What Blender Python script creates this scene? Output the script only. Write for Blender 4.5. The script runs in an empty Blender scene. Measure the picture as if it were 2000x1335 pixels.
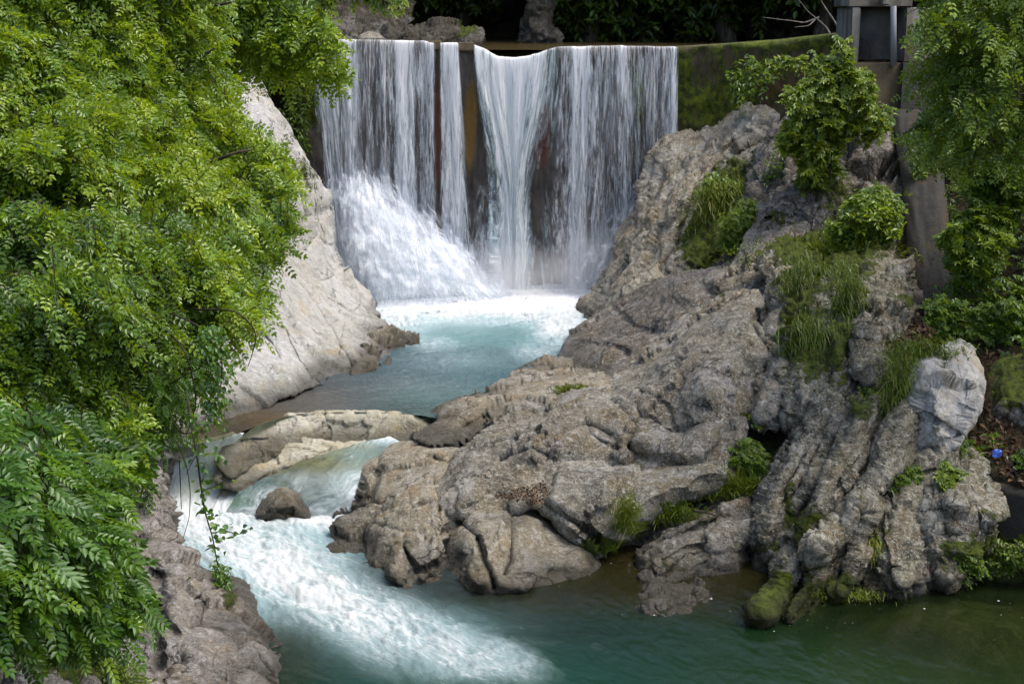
import bpy, math, random
import numpy as np
from mathutils import Vector, Matrix

# ------------------------------------------------------------------ camera, sky, sun, exposure
F = 2747.0                                  # focal length in photo pixels (photo 2000 wide)
PITCH = math.atan(647.5 / F)
CAMZ = 10.2
sc = bpy.context.scene
cam_data = bpy.data.cameras.new('camera')
cam = bpy.data.objects.new('camera', cam_data)
sc.collection.objects.link(cam)
cam.location = (0, 0, CAMZ)
cam.rotation_euler = (math.pi / 2 - PITCH, 0, 0)
cam_data.sensor_width = 36
cam_data.lens = 36 * F / 2000
cam_data.clip_start = 0.2
cam_data.clip_end = 2000
sc.camera = cam

SUN_EL, SUN_AZ = math.radians(61), math.radians(88)     # azimuth clockwise from +Y (north)
world = bpy.data.worlds.new('World')
sc.world = world
world.use_nodes = True
wn = world.node_tree
wn.nodes.clear()
sky = wn.nodes.new('ShaderNodeTexSky')
sky.sky_type = 'NISHITA'
sky.sun_disc = False
sky.sun_elevation = SUN_EL
sky.sun_rotation = SUN_AZ
sky.air_density = 1.0
sky.dust_density = 4.0
sky.ozone_density = 0.6
bg = wn.nodes.new('ShaderNodeBackground')
bg.inputs['Strength'].default_value = 0.15
wo = wn.nodes.new('ShaderNodeOutputWorld')
wn.links.new(sky.outputs[0], bg.inputs[0])
wn.links.new(bg.outputs[0], wo.inputs[0])
sun_data = bpy.data.lights.new('sun', 'SUN')
sun_data.energy = 1.05
sun_data.angle = math.radians(34)
sun_data.color = (1.0, 0.95, 0.86)
sun = bpy.data.objects.new('sun', sun_data)
sc.collection.objects.link(sun)
sd = Vector((math.sin(SUN_AZ) * math.cos(SUN_EL), math.cos(SUN_AZ) * math.cos(SUN_EL), math.sin(SUN_EL)))
sun.rotation_euler = sd.to_track_quat('Z', 'Y').to_euler()
sun.location = (0, 0, 60)
vs = sc.view_settings
vs.view_transform = 'Standard'
vs.look = 'None'
vs.exposure = 1.12
vs.gamma = 1
vs.use_curve_mapping = False
sc.cycles.use_denoising = True
sc.cycles.max_bounces = 8
sc.cycles.diffuse_bounces = 4
sc.cycles.transparent_max_bounces = 24
sc.cycles.caustics_reflective = False
sc.cycles.caustics_refractive = False
sc.cycles.sample_clamp_indirect = 6
sc.cycles.volume_step_rate = 4
sc.cycles.volume_max_steps = 48
sc.cycles.volume_bounces = 1

RNG = np.random.default_rng(7)

# ------------------------------------------------------------------ pixel rays -> places
SP, CP = math.sin(PITCH), math.cos(PITCH)

def ray(u, v):
    u = np.asarray(u, float); v = np.asarray(v, float)
    a = (u - 1000) / F; b = (667.5 - v) / F
    return np.stack([a, CP + b * SP, -SP + b * CP], -1)

def at_y(u, v, Y):
    d = ray(u, v)
    t = np.asarray(Y, float) / d[..., 1]
    return d * t[..., None] + np.array([0, 0, CAMZ])

def at_z(u, v, z):
    d = ray(u, v)
    t = (np.asarray(z, float) - CAMZ) / d[..., 2]
    return d * t[..., None] + np.array([0, 0, CAMZ])

def YZ(u, v, z):
    return float(at_z(u, v, z)[1])

def to_px(P):
    P = np.asarray(P, float) - np.array([0, 0, CAMZ])
    fw = P[..., 1] * CP - P[..., 2] * SP
    up = P[..., 1] * SP + P[..., 2] * CP
    return 1000 + P[..., 0] / fw * F, 667.5 - up / fw * F

# ------------------------------------------------------------------ noise
_prm = np.random.default_rng(1).permutation(256)
_prm = np.concatenate([_prm, _prm, _prm])
_g = np.random.default_rng(2).normal(size=(256, 3)); _g /= np.linalg.norm(_g, axis=1)[:, None]

def pnoise(P):
    P = np.asarray(P, np.float64)
    i = np.floor(P).astype(np.int64); f = P - i
    w = f * f * f * (f * (f * 6 - 15) + 10)
    i &= 255
    out = np.zeros(len(P))
    for dx in (0, 1):
        wx = w[:, 0] if dx else 1 - w[:, 0]
        hx = _prm[(i[:, 0] + dx) & 255]
        for dy in (0, 1):
            wy = w[:, 1] if dy else 1 - w[:, 1]
            hy = _prm[hx + ((i[:, 1] + dy) & 255)]
            for dz in (0, 1):
                wz = w[:, 2] if dz else 1 - w[:, 2]
                h = _prm[hy + ((i[:, 2] + dz) & 255)]
                g = _g[h]
                out += wx * wy * wz * (g[:, 0] * (f[:, 0] - dx) + g[:, 1] * (f[:, 1] - dy) + g[:, 2] * (f[:, 2] - dz))
    return out * 1.5

def fbm(P, octv=4, gain=0.5, lac=2.03, ridged=False):
    P = np.asarray(P, float)
    a, s = 1.0, 0.0
    out = np.zeros(len(P))
    for o in range(octv):
        n = pnoise(P + o * 17.3)
        out += a * ((1 - 2 * np.abs(n)) if ridged else n)
        s += a; a *= gain; P = P * lac
    return out / s

def hash3(i, k):
    h = (i[..., 0] * 73856093) ^ (i[..., 1] * 19349663) ^ (i[..., 2] * 83492791) ^ (k * 2654435761)
    h = (h ^ (h >> 13)) * 1274126177
    h = h ^ (h >> 16)
    return (h & 0xFFFF) / 65535.0

def facets(P):
    """piecewise planar offsets in broken cells, about -1..1, and the distance to the joint"""
    i0 = np.floor(P).astype(np.int64)
    best = np.full(len(P), 9e9); sec = np.full(len(P), 9e9)
    val = np.zeros(len(P))
    for dx in (-1, 0, 1):
        for dy in (-1, 0, 1):
            for dz in (-1, 0, 1):
                c = i0 + np.array([dx, dy, dz])
                ctr = c + np.stack([hash3(c, 1), hash3(c, 2), hash3(c, 3)], -1)
                q = P - ctr
                d = (q * q).sum(1)
                gr = np.stack([hash3(c, 4), hash3(c, 5), hash3(c, 6)], -1) * 2 - 1
                vv = (hash3(c, 7) * 2 - 1) * 0.6 + (gr * q).sum(1) * 0.9
                new = d < best
                sec = np.where(new, best, np.minimum(sec, d))
                val = np.where(new, vv, val)
                best = np.where(new, d, best)
    return val, np.sqrt(sec) - np.sqrt(best)

# ------------------------------------------------------------------ outlines
def dense(poly, seg=7, jit=0.0, seed=0, closed=True):
    p = np.asarray(poly, float)
    n = len(p)
    out = []
    for k in range(n if closed else n - 1):
        a, b = p[k], p[(k + 1) % n]
        pa, pb = p[k - 1] if (closed or k) else a, p[(k + 2) % n] if (closed or k + 2 < n) else b
        m = max(2, int(np.hypot(*(b - a)) / seg))
        t = (np.arange(m) / m)[:, None]
        h = 0.5 * ((2 * a) + (-pa + b) * t + (2 * pa - 5 * a + 4 * b - pb) * t ** 2 + (-pa + 3 * a - 3 * b + pb) * t ** 3)
        out.append(0.2 * h + 0.8 * (a + (b - a) * t))
    out = np.concatenate(out + ([] if closed else [p[-1:]]))
    if jit:
        q = np.c_[out / 38.0, np.full(len(out), seed * 3.7)]
        q2 = np.c_[out / 13.0, np.full(len(out), seed * 5.1)]
        out = out + jit * np.c_[fbm(q, 2) + .5 * pnoise(q2), fbm(q + 50, 2) + .5 * pnoise(q2 + 50)] * 1.6
    return out

def inside(U, V, poly):
    x, y = U, V
    res = np.zeros(len(x), bool)
    n = len(poly)
    for k in range(n):
        x1, y1 = poly[k]; x2, y2 = poly[(k + 1) % n]
        if y1 == y2: continue
        c = ((y1 > y) != (y2 > y)) & (x < (x2 - x1) * (y - y1) / (y2 - y1) + x1)
        res ^= c
    return res

def segdist(U, V, line, closed=False):
    """distance and nearest point on a polyline"""
    best = np.full(len(U), 1e18); nx = np.zeros(len(U)); ny = np.zeros(len(U))
    n = len(line)
    for k in range(n if closed else n - 1):
        x1, y1 = line[k]; x2, y2 = line[(k + 1) % n]
        dx, dy = x2 - x1, y2 - y1
        L = dx * dx + dy * dy + 1e-12
        t = np.clip(((U - x1) * dx + (V - y1) * dy) / L, 0, 1)
        px, py = x1 + t * dx, y1 + t * dy
        d = (U - px) ** 2 + (V - py) ** 2
        m = d < best
        best = np.where(m, d, best); nx = np.where(m, px, nx); ny = np.where(m, py, ny)
    return np.sqrt(best), nx, ny

def patch_grid(poly, step):
    u0, v0 = poly.min(0) - step; u1, v1 = poly.max(0) + step
    us = np.arange(u0, u1 + step, step); vss = np.arange(v0, v1 + step, step)
    U, V = np.meshgrid(us, vss)
    sh = U.shape
    U = U.ravel().copy(); V = V.ravel().copy()
    ins = inside(U, V, poly)
    d, nx, ny = segdist(U, V, poly, True)
    ins2 = ins.reshape(sh)
    cell = ins2[:-1, :-1] | ins2[1:, :-1] | ins2[:-1, 1:] | ins2[1:, 1:]
    idx = np.arange(sh[0] * sh[1]).reshape(sh)
    q = np.stack([idx[:-1, :-1], idx[1:, :-1], idx[1:, 1:], idx[:-1, 1:]], -1)[cell]
    out = ~ins
    U[out] = nx[out]; V[out] = ny[out]
    d = np.where(out, 0, d)
    used = np.unique(q)
    remap = np.full(len(U), -1); remap[used] = np.arange(len(used))
    return U[used], V[used], d[used], remap[q], out[used]

def tps(ctrl):
    c = np.asarray(ctrl, float)
    n = len(c)
    s = 300.0
    X = c[:, :2] / s
    if n < 3:
        raise ValueError
    D = np.sqrt(((X[:, None] - X[None]) ** 2).sum(-1)) + 1e-9
    K = D ** 2 * np.log(D) + np.eye(n) * 0.02
    Pm = np.c_[np.ones(n), X]
    A = np.zeros((n + 3, n + 3)); A[:n, :n] = K; A[:n, n:] = Pm; A[n:, :n] = Pm.T
    sol = np.linalg.solve(A, np.r_[c[:, 2], 0, 0, 0])
    def f(u, v):
        u = np.asarray(u, float) / s; v = np.asarray(v, float) / s
        r = sol[n] + sol[n + 1] * u + sol[n + 2] * v
        for k in range(n):
            d = np.sqrt((u - X[k, 0]) ** 2 + (v - X[k, 1]) ** 2) + 1e-9
            r = r + sol[k] * d ** 2 * np.log(d)
        return r
    return f

# ------------------------------------------------------------------ mesh making
def new_mesh(name, verts, faces, attrs=None, smooth=True):
    me = bpy.data.meshes.new(name)
    verts = np.ascontiguousarray(verts, np.float32); faces = np.ascontiguousarray(faces, np.int32)
    k = faces.shape[1]
    me.vertices.add(len(verts)); me.vertices.foreach_set('co', verts.ravel())
    me.loops.add(faces.size); me.loops.foreach_set('vertex_index', faces.ravel())
    me.polygons.add(len(faces)); me.polygons.foreach_set('loop_start', np.arange(0, faces.size, k, dtype=np.int32))
    me.polygons.foreach_set('use_smooth', np.full(len(faces), smooth))
    for an, av in (attrs or {}).items():
        av = np.ascontiguousarray(av, np.float32)
        if av.ndim == 1:
            a = me.attributes.new(an, 'FLOAT', 'POINT'); a.data.foreach_set('value', av)
        elif av.shape[1] == 2:
            a = me.attributes.new(an, 'FLOAT_VECTOR', 'POINT'); a.data.foreach_set('vector', np.c_[av, np.zeros(len(av))].astype(np.float32).ravel())
        else:
            a = me.attributes.new(an, 'FLOAT_COLOR', 'POINT'); a.data.foreach_set('color', np.c_[av, np.ones(len(av))].astype(np.float32).ravel())
    me.update(calc_edges=True)
    me.validate()
    return me

def obj(name, verts, faces, mat, parent=None, attrs=None, smooth=True, origin=None):
    verts = np.asarray(verts, float)
    base = np.array(parent['_o']) if parent is not None else np.zeros(3)
    if origin is None:
        origin = base if parent is not None else np.array([verts[:, 0].mean(), verts[:, 1].mean(), verts[:, 2].min()])
    me = new_mesh(name, verts - origin, faces, attrs, smooth)
    me.materials.append(mat)
    o = bpy.data.objects.new(name, me)
    sc.collection.objects.link(o)
    o.location = origin - base
    if parent is not None:
        o.parent = parent
    return o

ROOTS = []
def thing(name, label, cat, loc, group=None):
    o = bpy.data.objects.new(name, None)
    o.empty_display_size = 0.3
    sc.collection.objects.link(o)
    o.location = loc
    o['_o'] = [float(x) for x in loc]
    ROOTS.append(o)
    return tag(o, label, cat, group)

def tag(o, label=None, cat=None, group=None, kind=None):
    if label: o['label'] = label
    if cat: o['category'] = cat
    if group: o['group'] = group
    if kind: o['kind'] = kind
    return o

def vnormals(P, q):
    e = np.cross(P[q[:, 2]] - P[q[:, 0]], P[q[:, 3]] - P[q[:, 1]])
    n = np.zeros_like(P)
    for k in range(4):
        for a in range(3):
            n[:, a] += np.bincount(q[:, k], e[:, a], len(P))
    return n / (np.linalg.norm(n, axis=1)[:, None] + 1e-12)

def tube(pts, rad, n=8, twist=0):
    pts = np.asarray(pts, float); rad = np.broadcast_to(np.asarray(rad, float), (len(pts),))
    T = np.gradient(pts, axis=0); T /= np.linalg.norm(T, axis=1)[:, None] + 1e-9
    ref = np.array([0.13, 0.31, 0.94]) if abs(T[0, 2]) < 0.8 else np.array([0.95, 0.2, 0.1])
    A = np.cross(T, ref); A /= np.linalg.norm(A, axis=1)[:, None]
    B = np.cross(T, A)
    th = np.arange(n) * 2 * np.pi / n
    V = pts[:, None] + rad[:, None, None] * (np.cos(th)[None, :, None] * A[:, None] + np.sin(th)[None, :, None] * B[:, None])
    V = V.reshape(-1, 3)
    m = len(pts)
    f = []
    for k in range(m - 1):
        for j in range(n):
            f.append((k * n + j, k * n + (j + 1) % n, (k + 1) * n + (j + 1) % n, (k + 1) * n + j))
    c0 = len(V); V = np.r_[V, pts[:1], pts[-1:]]
    for j in range(0, n, 2):
        f.append((c0, (j + 2) % n, (j + 1) % n, j))
        f.append((c0 + 1, (m - 1) * n + j, (m - 1) * n + (j + 1) % n, (m - 1) * n + (j + 2) % n))
    return V, np.array(f)

def join(parts):
    V, Fs, o = [], [], 0
    for v, f in parts:
        V.append(v); Fs.append(np.asarray(f) + o); o += len(v)
    return np.concatenate(V), np.concatenate(Fs)

def box(x0, x1, y0, y1, z0, z1, bev=0.03):
    """bevelled box as quads: 24 corner points"""
    P = []; b = bev
    X, Y, Z = (x0, x1), (y0, y1), (z0, z1)
    idx = {}
    for i in (0, 1):
        for j in (0, 1):
            for k in (0, 1):
                sx, sy, sz = (1 - 2 * i) * b, (1 - 2 * j) * b, (1 - 2 * k) * b
                for ax in range(3):
                    p = [X[i], Y[j], Z[k]]
                    if ax != 0: p[0] += sx
                    if ax != 1: p[1] += sy
                    if ax != 2: p[2] += sz
                    idx[(i, j, k, ax)] = len(P); P.append(p)
    q = []
    for i in (0, 1):
        q.append([idx[(i, a, c, 0)] for a, c in ((0, 0), (1, 0), (1, 1), (0, 1))])
        q.append([idx[(a, i, c, 1)] for a, c in ((0, 0), (1, 0), (1, 1), (0, 1))])
        q.append([idx[(a, c, i, 2)] for a, c in ((0, 0), (1, 0), (1, 1), (0, 1))])
    for j in (0, 1):
        for k in (0, 1):
            q.append([idx[(0, j, k, 1)], idx[(1, j, k, 1)], idx[(1, j, k, 2)], idx[(0, j, k, 2)]])
            q.append([idx[(j, 0, k, 0)], idx[(j, 1, k, 0)], idx[(j, 1, k, 2)], idx[(j, 0, k, 2)]])
            q.append([idx[(j, k, 0, 0)], idx[(j, k, 1, 0)], idx[(j, k, 1, 1)], idx[(j, k, 0, 1)]])
    for i in (0, 1):
        for j in (0, 1):
            for k in (0, 1):
                a, c, d = idx[(i, j, k, 0)], idx[(i, j, k, 1)], idx[(i, j, k, 2)]
                m_ = [(P[d][x] + P[a][x]) / 2 for x in range(3)]; P.append(m_)
                q.append([a, c, d, len(P) - 1])
    return np.array(P, float), np.array(q)

# ------------------------------------------------------------------ materials
class NT:
    def __init__(s, name):
        s.m = bpy.data.materials.new(name); s.m.use_nodes = True
        s.t = s.m.node_tree; s.t.nodes.clear()
        s.out = s.n('OutputMaterial')
    def n(s, typ, **kw):
        nd = s.t.nodes.new('ShaderNode' + typ)
        for k, v in kw.items(): setattr(nd, k, v)
        return nd
    def put(s, sock, v):
        if v is None: return
        if isinstance(v, bpy.types.NodeSocket): s.t.links.new(v, sock)
        elif isinstance(v, (tuple, list)) and len(v) == 3 and sock.type == 'RGBA': sock.default_value = (*v, 1)
        else: sock.default_value = v
    def attr(s, name, out='Fac'):
        return s.n('Attribute', attribute_name=name).outputs[out]
    def coord(s):
        return s.n('TexCoord').outputs['Object']
    def mapv(s, vec, scale=(1, 1, 1), rot=(0, 0, 0), loc=(0, 0, 0)):
        m = s.n('Mapping'); s.put(m.inputs[0], vec)
        m.inputs['Scale'].default_value = scale; m.inputs['Rotation'].default_value = rot; m.inputs['Location'].default_value = loc
        return m.outputs[0]
    def noise(s, vec, scale=1., det=4., rough=.55, dist=0., out='Fac'):
        m = s.n('TexNoise'); s.put(m.inputs['Vector'], vec)
        m.inputs['Scale'].default_value = scale; m.inputs['Detail'].default_value = det
        m.inputs['Roughness'].default_value = rough; m.inputs['Distortion'].default_value = dist
        return m.outputs[out]
    def voro(s, vec, scale=1., feat='F1', out='Distance'):
        m = s.n('TexVoronoi', feature=feat); s.put(m.inputs['Vector'], vec); m.inputs['Scale'].default_value = scale
        return m.outputs[out]
    def ramp(s, fac, lo, hi, a=0., b=1.):
        m = s.n('MapRange', interpolation_type='SMOOTHSTEP'); s.put(m.inputs[0], fac)
        m.inputs[1].default_value = lo; m.inputs[2].default_value = hi; m.inputs[3].default_value = a; m.inputs[4].default_value = b
        return m.outputs[0]
    def math(s, op, a, b=None, c=None, clamp=False):
        m = s.n('Math', operation=op, use_clamp=clamp)
        s.put(m.inputs[0], a); s.put(m.inputs[1], b); s.put(m.inputs[2], c)
        return m.outputs[0]
    def mix(s, fac, a, b, mode='MIX'):
        m = s.n('Mix', data_type='RGBA', blend_type=mode)
        s.put(m.inputs[0], fac); s.put(m.inputs[6], a); s.put(m.inputs[7], b)
        return m.outputs[2]
    def bump(s, h, strength=.5, dist=.05, nrm=None):
        b = s.n('Bump'); s.put(b.inputs['Height'], h); b.inputs['Strength'].default_value = strength
        b.inputs['Distance'].default_value = dist; s.put(b.inputs['Normal'], nrm)
        return b.outputs[0]
    def pbr(s, col, rough=.8, nrm=None, spec=.3, **kw):
        p = s.n('BsdfPrincipled'); s.put(p.inputs['Base Color'], col); s.put(p.inputs['Roughness'], rough)
        s.put(p.inputs['Normal'], nrm); s.put(p.inputs['Specular IOR Level'], spec)
        return p.outputs[0]
    def shmix(s, fac, a, b):
        m = s.n('MixShader'); s.put(m.inputs[0], fac); s.put(m.inputs[1], a); s.put(m.inputs[2], b)
        return m.outputs[0]
    def done(s, sh):
        s.t.links.new(sh, s.out.inputs[0]); return s.m

MOSS_A, MOSS_B = (0.13, 0.17, 0.008), (0.035, 0.055, 0.006)

def rock_mat(name, base, dark, light, brown, speck=.5, streak=.5, grain=1.0, mossa=MOSS_A, mossb=MOSS_B):
    t = NT(name)
    co = t.coord()
    big = t.noise(co, .55, 5, .6, .6)
    med = t.noise(co, 2.3, 7, .68, .4)
    fine = t.noise(co, 6 * grain, 8, .80, .3)
    grit = t.noise(co, 19 * grain, 5, .85)
    pits = t.voro(co, 17 * grain, 'F1')
    c = t.mix(t.ramp(big, .38, .64), base, brown)
    c = t.mix(t.ramp(med, .48, .66, 0, .8), c, dark)
    vst = t.noise(t.mapv(co, (4.2, 4.2, .5)), 1.0, 6, .66, .5)
    c = t.mix(t.ramp(vst, .52, .68, 0, streak), c, dark)
    c = t.mix(t.ramp(vst, .30, .42, streak * .7, 0), c, light)
    zone = t.noise(co, .9, 6, .7, .9, 'Color')
    sep = t.n('SeparateColor'); t.put(sep.inputs[0], zone)
    c = t.mix(t.ramp(sep.outputs[0], .52, .62, 0, .65), c, tuple(.5 * a + .5 * b_ for a, b_ in zip(light, (.36, .35, .36))))
    c = t.mix(t.ramp(sep.outputs[1], .54, .66, 0, .7), c, (brown[0] * 1.05, brown[1] * .88, brown[2] * .62))
    c = t.mix(t.ramp(sep.outputs[2], .56, .64, 0, .75), c, tuple(x * .75 for x in dark))
    mid = t.noise(t.mapv(co, (1, 1, .6)), 5.5 * grain, 7, .72, .8)
    c = t.mix(t.ramp(mid, .50, .66, 0, .75), c, dark)
    c = t.mix(t.ramp(mid, .30, .45, .55, 0), c, light)
    c = t.mix(t.ramp(fine, .54, .60, 0, .85 * (.4 + speck)), c, light)
    c = t.mix(t.ramp(fine, .34, .42, .8 * (.4 + speck), 0), c, dark)
    c = t.mix(t.ramp(grit, .53, .62, 0, min(1, speck * 1.5)), c, light)
    c = t.mix(t.ramp(grit, .37, .46, min(1, speck * 1.5), 0), c, dark)
    wc = t.n('VectorMath', operation='ADD'); t.put(wc.inputs[0], co)
    wv = t.n('VectorMath', operation='SCALE'); t.put(wv.inputs[0], t.noise(co, 2.2, 5, .7, 0, 'Color')); wv.inputs['Scale'].default_value = .55
    t.put(wc.inputs[1], wv.outputs[0])
    hair = t.voro(wc.outputs[0], .9, 'DISTANCE_TO_EDGE')
    hf = t.math('MULTIPLY', t.ramp(hair, .004, .02, 1, 0), t.ramp(t.noise(co, .9, 3, .5), .46, .6))
    c = t.mix(t.math('MULTIPLY', hf, .8), c, tuple(x * .35 for x in dark))
    pale = t.math('ADD', t.attr('pale'), t.math('MULTIPLY', t.math('SUBTRACT', fine, .5), 1.3))
    c = t.mix(t.ramp(pale, .3, .75, 0, .9), c, light)
    stain = t.math('ADD', t.attr('stain'), t.math('MULTIPLY', t.math('SUBTRACT', med, .5), 1.4))
    c = t.mix(t.ramp(stain, .35, .7, 0, .9), c, dark)
    och = t.math('ADD', t.attr('ochre'), t.math('MULTIPLY', t.math('SUBTRACT', med, .5), 1.2))
    c = t.mix(t.ramp(och, .35, .75, 0, .85), c, (.17, .10, .03))
    mo = t.math('ADD', t.attr('moss'), t.math('MULTIPLY', t.math('SUBTRACT', t.noise(co, 4.5, 7, .7), .5), 1.7))
    mf = t.ramp(mo, .42, .62)
    mcol = t.mix(t.ramp(t.noise(co, 7, 5, .7), .35, .65), mossb, mossa)
    c = t.mix(mf, c, mcol)
    wet = t.attr('wet')
    c = t.mix(t.math('MULTIPLY', wet, .72), c, (.022, .02, .012))
    h = t.math('ADD', t.math('MULTIPLY', fine, 1.1), t.math('ADD', t.math('MULTIPLY', grit, .4), t.math('SUBTRACT', t.math('MULTIPLY', mid, .8), t.math('MULTIPLY', hf, .5))))
    h = t.math('ADD', h, t.math('MULTIPLY', t.ramp(pits, .02, .3), .25))
    h = t.math('ADD', h, t.math('MULTIPLY', mf, t.math('ADD', t.noise(co, 55, 3, .8), .2)))
    n = t.bump(h, 1.0, .10)
    ro = t.math('SUBTRACT', .88, t.math('MULTIPLY', wet, .55))
    return t.done(t.pbr(c, ro, n, .35))

M = {}
M['grey'] = rock_mat('rock_grey_brown', (.27, .252, .205), (.09, .08, .062), (.56, .54, .47), (.215, .178, .108))
M['tan'] = rock_mat('rock_tan', (.37, .34, .265), (.17, .145, .10), (.60, .575, .50), (.32, .265, .165), speck=.4, streak=.35)
M['cream'] = rock_mat('rock_cream_ledge', (.60, .58, .47), (.40, .37, .26), (.74, .72, .64), (.54, .49, .33), speck=.2, streak=.25)
M['pale'] = rock_mat('rock_pale_limestone', (.57, .565, .54), (.34, .33, .295), (.73, .73, .715), (.49, .48, .425), speck=.25, streak=.22)
M['dark'] = rock_mat('rock_dark', (.18, .163, .138), (.062, .054, .045), (.44, .42, .38), (.17, .135, .085))
M['strata'] = rock_mat('rock_ribbed', (.285, .268, .20), (.078, .070, .048), (.57, .55, .46), (.20, .17, .095), streak=.6)
M['lav'] = rock_mat('rock_lavender_grey', (.32, .30, .275), (.13, .12, .108), (.58, .565, .54), (.27, .24, .19), speck=.35, streak=.4)
M['slab'] = rock_mat('rock_back_slab', (.38, .35, .27), (.15, .13, .09), (.62, .59, .50), (.29, .23, .14), streak=.3)
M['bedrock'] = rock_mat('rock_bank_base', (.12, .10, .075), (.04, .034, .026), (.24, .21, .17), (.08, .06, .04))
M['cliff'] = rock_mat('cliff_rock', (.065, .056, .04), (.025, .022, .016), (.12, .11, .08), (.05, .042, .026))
M['bed'] = rock_mat('river_bed', (.11, .125, .05), (.04, .05, .02), (.19, .20, .09), (.10, .095, .035))

def soil_mat():
    t = NT('soil_and_leaf_litter')
    co = t.coord()
    a = t.noise(co, 2.2, 6, .65); b = t.noise(co, 19, 5, .75); v = t.voro(co, 22, 'F1', 'Color')
    c = t.mix(t.ramp(a, .4, .62), (.055, .036, .02), (.03, .032, .012))
    c = t.mix(t.ramp(b, .5, .68, 0, .8), c, (.15, .095, .055))
    n = t.bump(t.math('ADD', b, t.voro(co, 26)), .9, .08)
    return t.done(t.pbr(c, .9, n, .2))
M['soil'] = soil_mat()

def concrete_mat(name, a=(.20, .19, .165), moss=.0, dirt=.5):
    t = NT(name)
    co = t.coord()
    st = t.noise(t.mapv(co, (2.5, 2.5, .22)), 1, 6, .62, .3)
    md = t.noise(co, 1.4, 7, .65)
    fi = t.noise(co, 24, 5, .7)
    c = t.mix(t.ramp(md, .4, .65), a, tuple(x * .7 for x in a))
    c = t.mix(t.ramp(st, .46, .66, 0, dirt), c, (.045, .034, .02))
    c = t.mix(t.ramp(fi, .52, .7, 0, .35), c, tuple(min(1, x * 1.5) for x in a))
    mo = t.math('ADD', t.attr('moss'), t.math('MULTIPLY', t.math('SUBTRACT', t.noise(t.mapv(co, (2, 2, .7)), 2.0, 8, .72), .5), 1.9))
    mo = t.math('ADD', mo, moss)
    mf = t.ramp(mo, .42, .64)
    mc = t.mix(t.ramp(t.noise(co, 5, 6, .7), .38, .62), (.03, .042, .006), (.12, .15, .008))
    c = t.mix(mf, c, mc)
    rd = t.math('ADD', t.attr('rust'), t.math('MULTIPLY', t.math('SUBTRACT', st, .5), 1.2))
    c = t.mix(t.ramp(rd, .45, .8, 0, .9), c, (.13, .05, .03))
    oc = t.math('ADD', t.attr('ochre'), t.math('MULTIPLY', t.math('SUBTRACT', fi, .5), 1.2))
    c = t.mix(t.ramp(oc, .4, .8, 0, .9), c, (.26, .14, .03))
    h = t.math('ADD', t.math('MULTIPLY', fi, .5), t.math('ADD', md, t.math('MULTIPLY', mf, t.noise(co, 30, 4, .8))))
    return t.done(t.pbr(c, .85, t.bump(h, .7, .08), .3))
M['weir'] = concrete_mat('weir_concrete', (.12, .095, .075), .0, .7)
M['wing'] = concrete_mat('wing_wall_concrete', (.105, .08, .045), .02, .8)
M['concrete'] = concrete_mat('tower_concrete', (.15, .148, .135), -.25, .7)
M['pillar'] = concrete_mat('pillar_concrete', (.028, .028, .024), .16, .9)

def leaf_mat(name, dark, mid, bright, trans=.4, gloss=.05):
    t = NT(name)
    tint = t.attr('tint')
    r = t.n('ValToRGB'); t.put(r.inputs[0], tint)
    e = r.color_ramp.elements
    e[0].position = 0.05; e[0].color = (*dark, 1)
    e[1].position = .95; e[1].color = (*bright, 1)
    k = e.new(.5); k.color = (*mid, 1)
    d = t.n('BsdfDiffuse'); t.put(d.inputs[0], r.outputs[0])
    tl = t.n('BsdfTranslucent'); t.put(tl.inputs[0], t.mix(.5, r.outputs[0], bright))
    g = t.n('BsdfGlossy'); g.inputs['Roughness'].default_value = .42; g.inputs[0].default_value = (.8, .9, .85, 1)
    return t.done(t.shmix(gloss, t.shmix(trans, d.outputs[0], tl.outputs[0]), g.outputs[0]))
M['leaf_left'] = leaf_mat('leaf_bright', (.03, .085, .004), (.135, .255, .005), (.38, .48, .014), .5)
M['leaf_low'] = leaf_mat('leaf_deep', (.022, .070, .005), (.075, .185, .008), (.22, .34, .012), .45)
M['leaf_right'] = leaf_mat('leaf_right', (.03, .075, .005), (.11, .20, .008), (.27, .36, .012), .46)
M['leaf_sap'] = leaf_mat('leaf_sapling', (.05, .105, .006), (.14, .22, .012), (.28, .35, .02), .45)
M['leaf_dark'] = leaf_mat('leaf_woodland', (.03, .06, .006), (.07, .12, .01), (.14, .20, .016), .4, .03)
M['grass'] = leaf_mat('grass_blade', (.05, .095, .006), (.12, .19, .008), (.26, .27, .03), .35, .04)
M['drygrass'] = leaf_mat('dry_leaf', (.035, .018, .009), (.085, .045, .022), (.19, .115, .06), .15, .03)

def bark_mat(name, a, b):
    t = NT(name); co = t.coord()
    f = t.noise(t.mapv(co, (9, 9, 1.5)), 1, 6, .65)
    c = t.mix(t.ramp(f, .4, .62), a, b)
    return t.done(t.pbr(c, .9, t.bump(f, .8, .04), .2))
M['bark'] = bark_mat('bark', (.035, .028, .02), (.09, .075, .055))
M['twig'] = bark_mat('twig_bark', (.03, .022, .014), (.06, .05, .03))
M['redtwig'] = bark_mat('red_stem', (.12, .03, .02), (.20, .07, .05))
M['palebark'] = bark_mat('pale_bark', (.11, .10, .085), (.20, .19, .17))

def plain(name, c, rough=.5):
    t = NT(name)
    f = t.noise(t.coord(), 30, 4, .6)
    return t.done(t.pbr(t.mix(f, tuple(x * .8 for x in c), c), rough, t.bump(f, .3, .01), .4))
M['blue'] = plain('blue_plastic', (.10, .20, .75))
M['white'] = plain('white_plastic', (.75, .80, .80))
M['metal'] = plain('galvanised_steel', (.20, .21, .22), .5)

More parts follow.
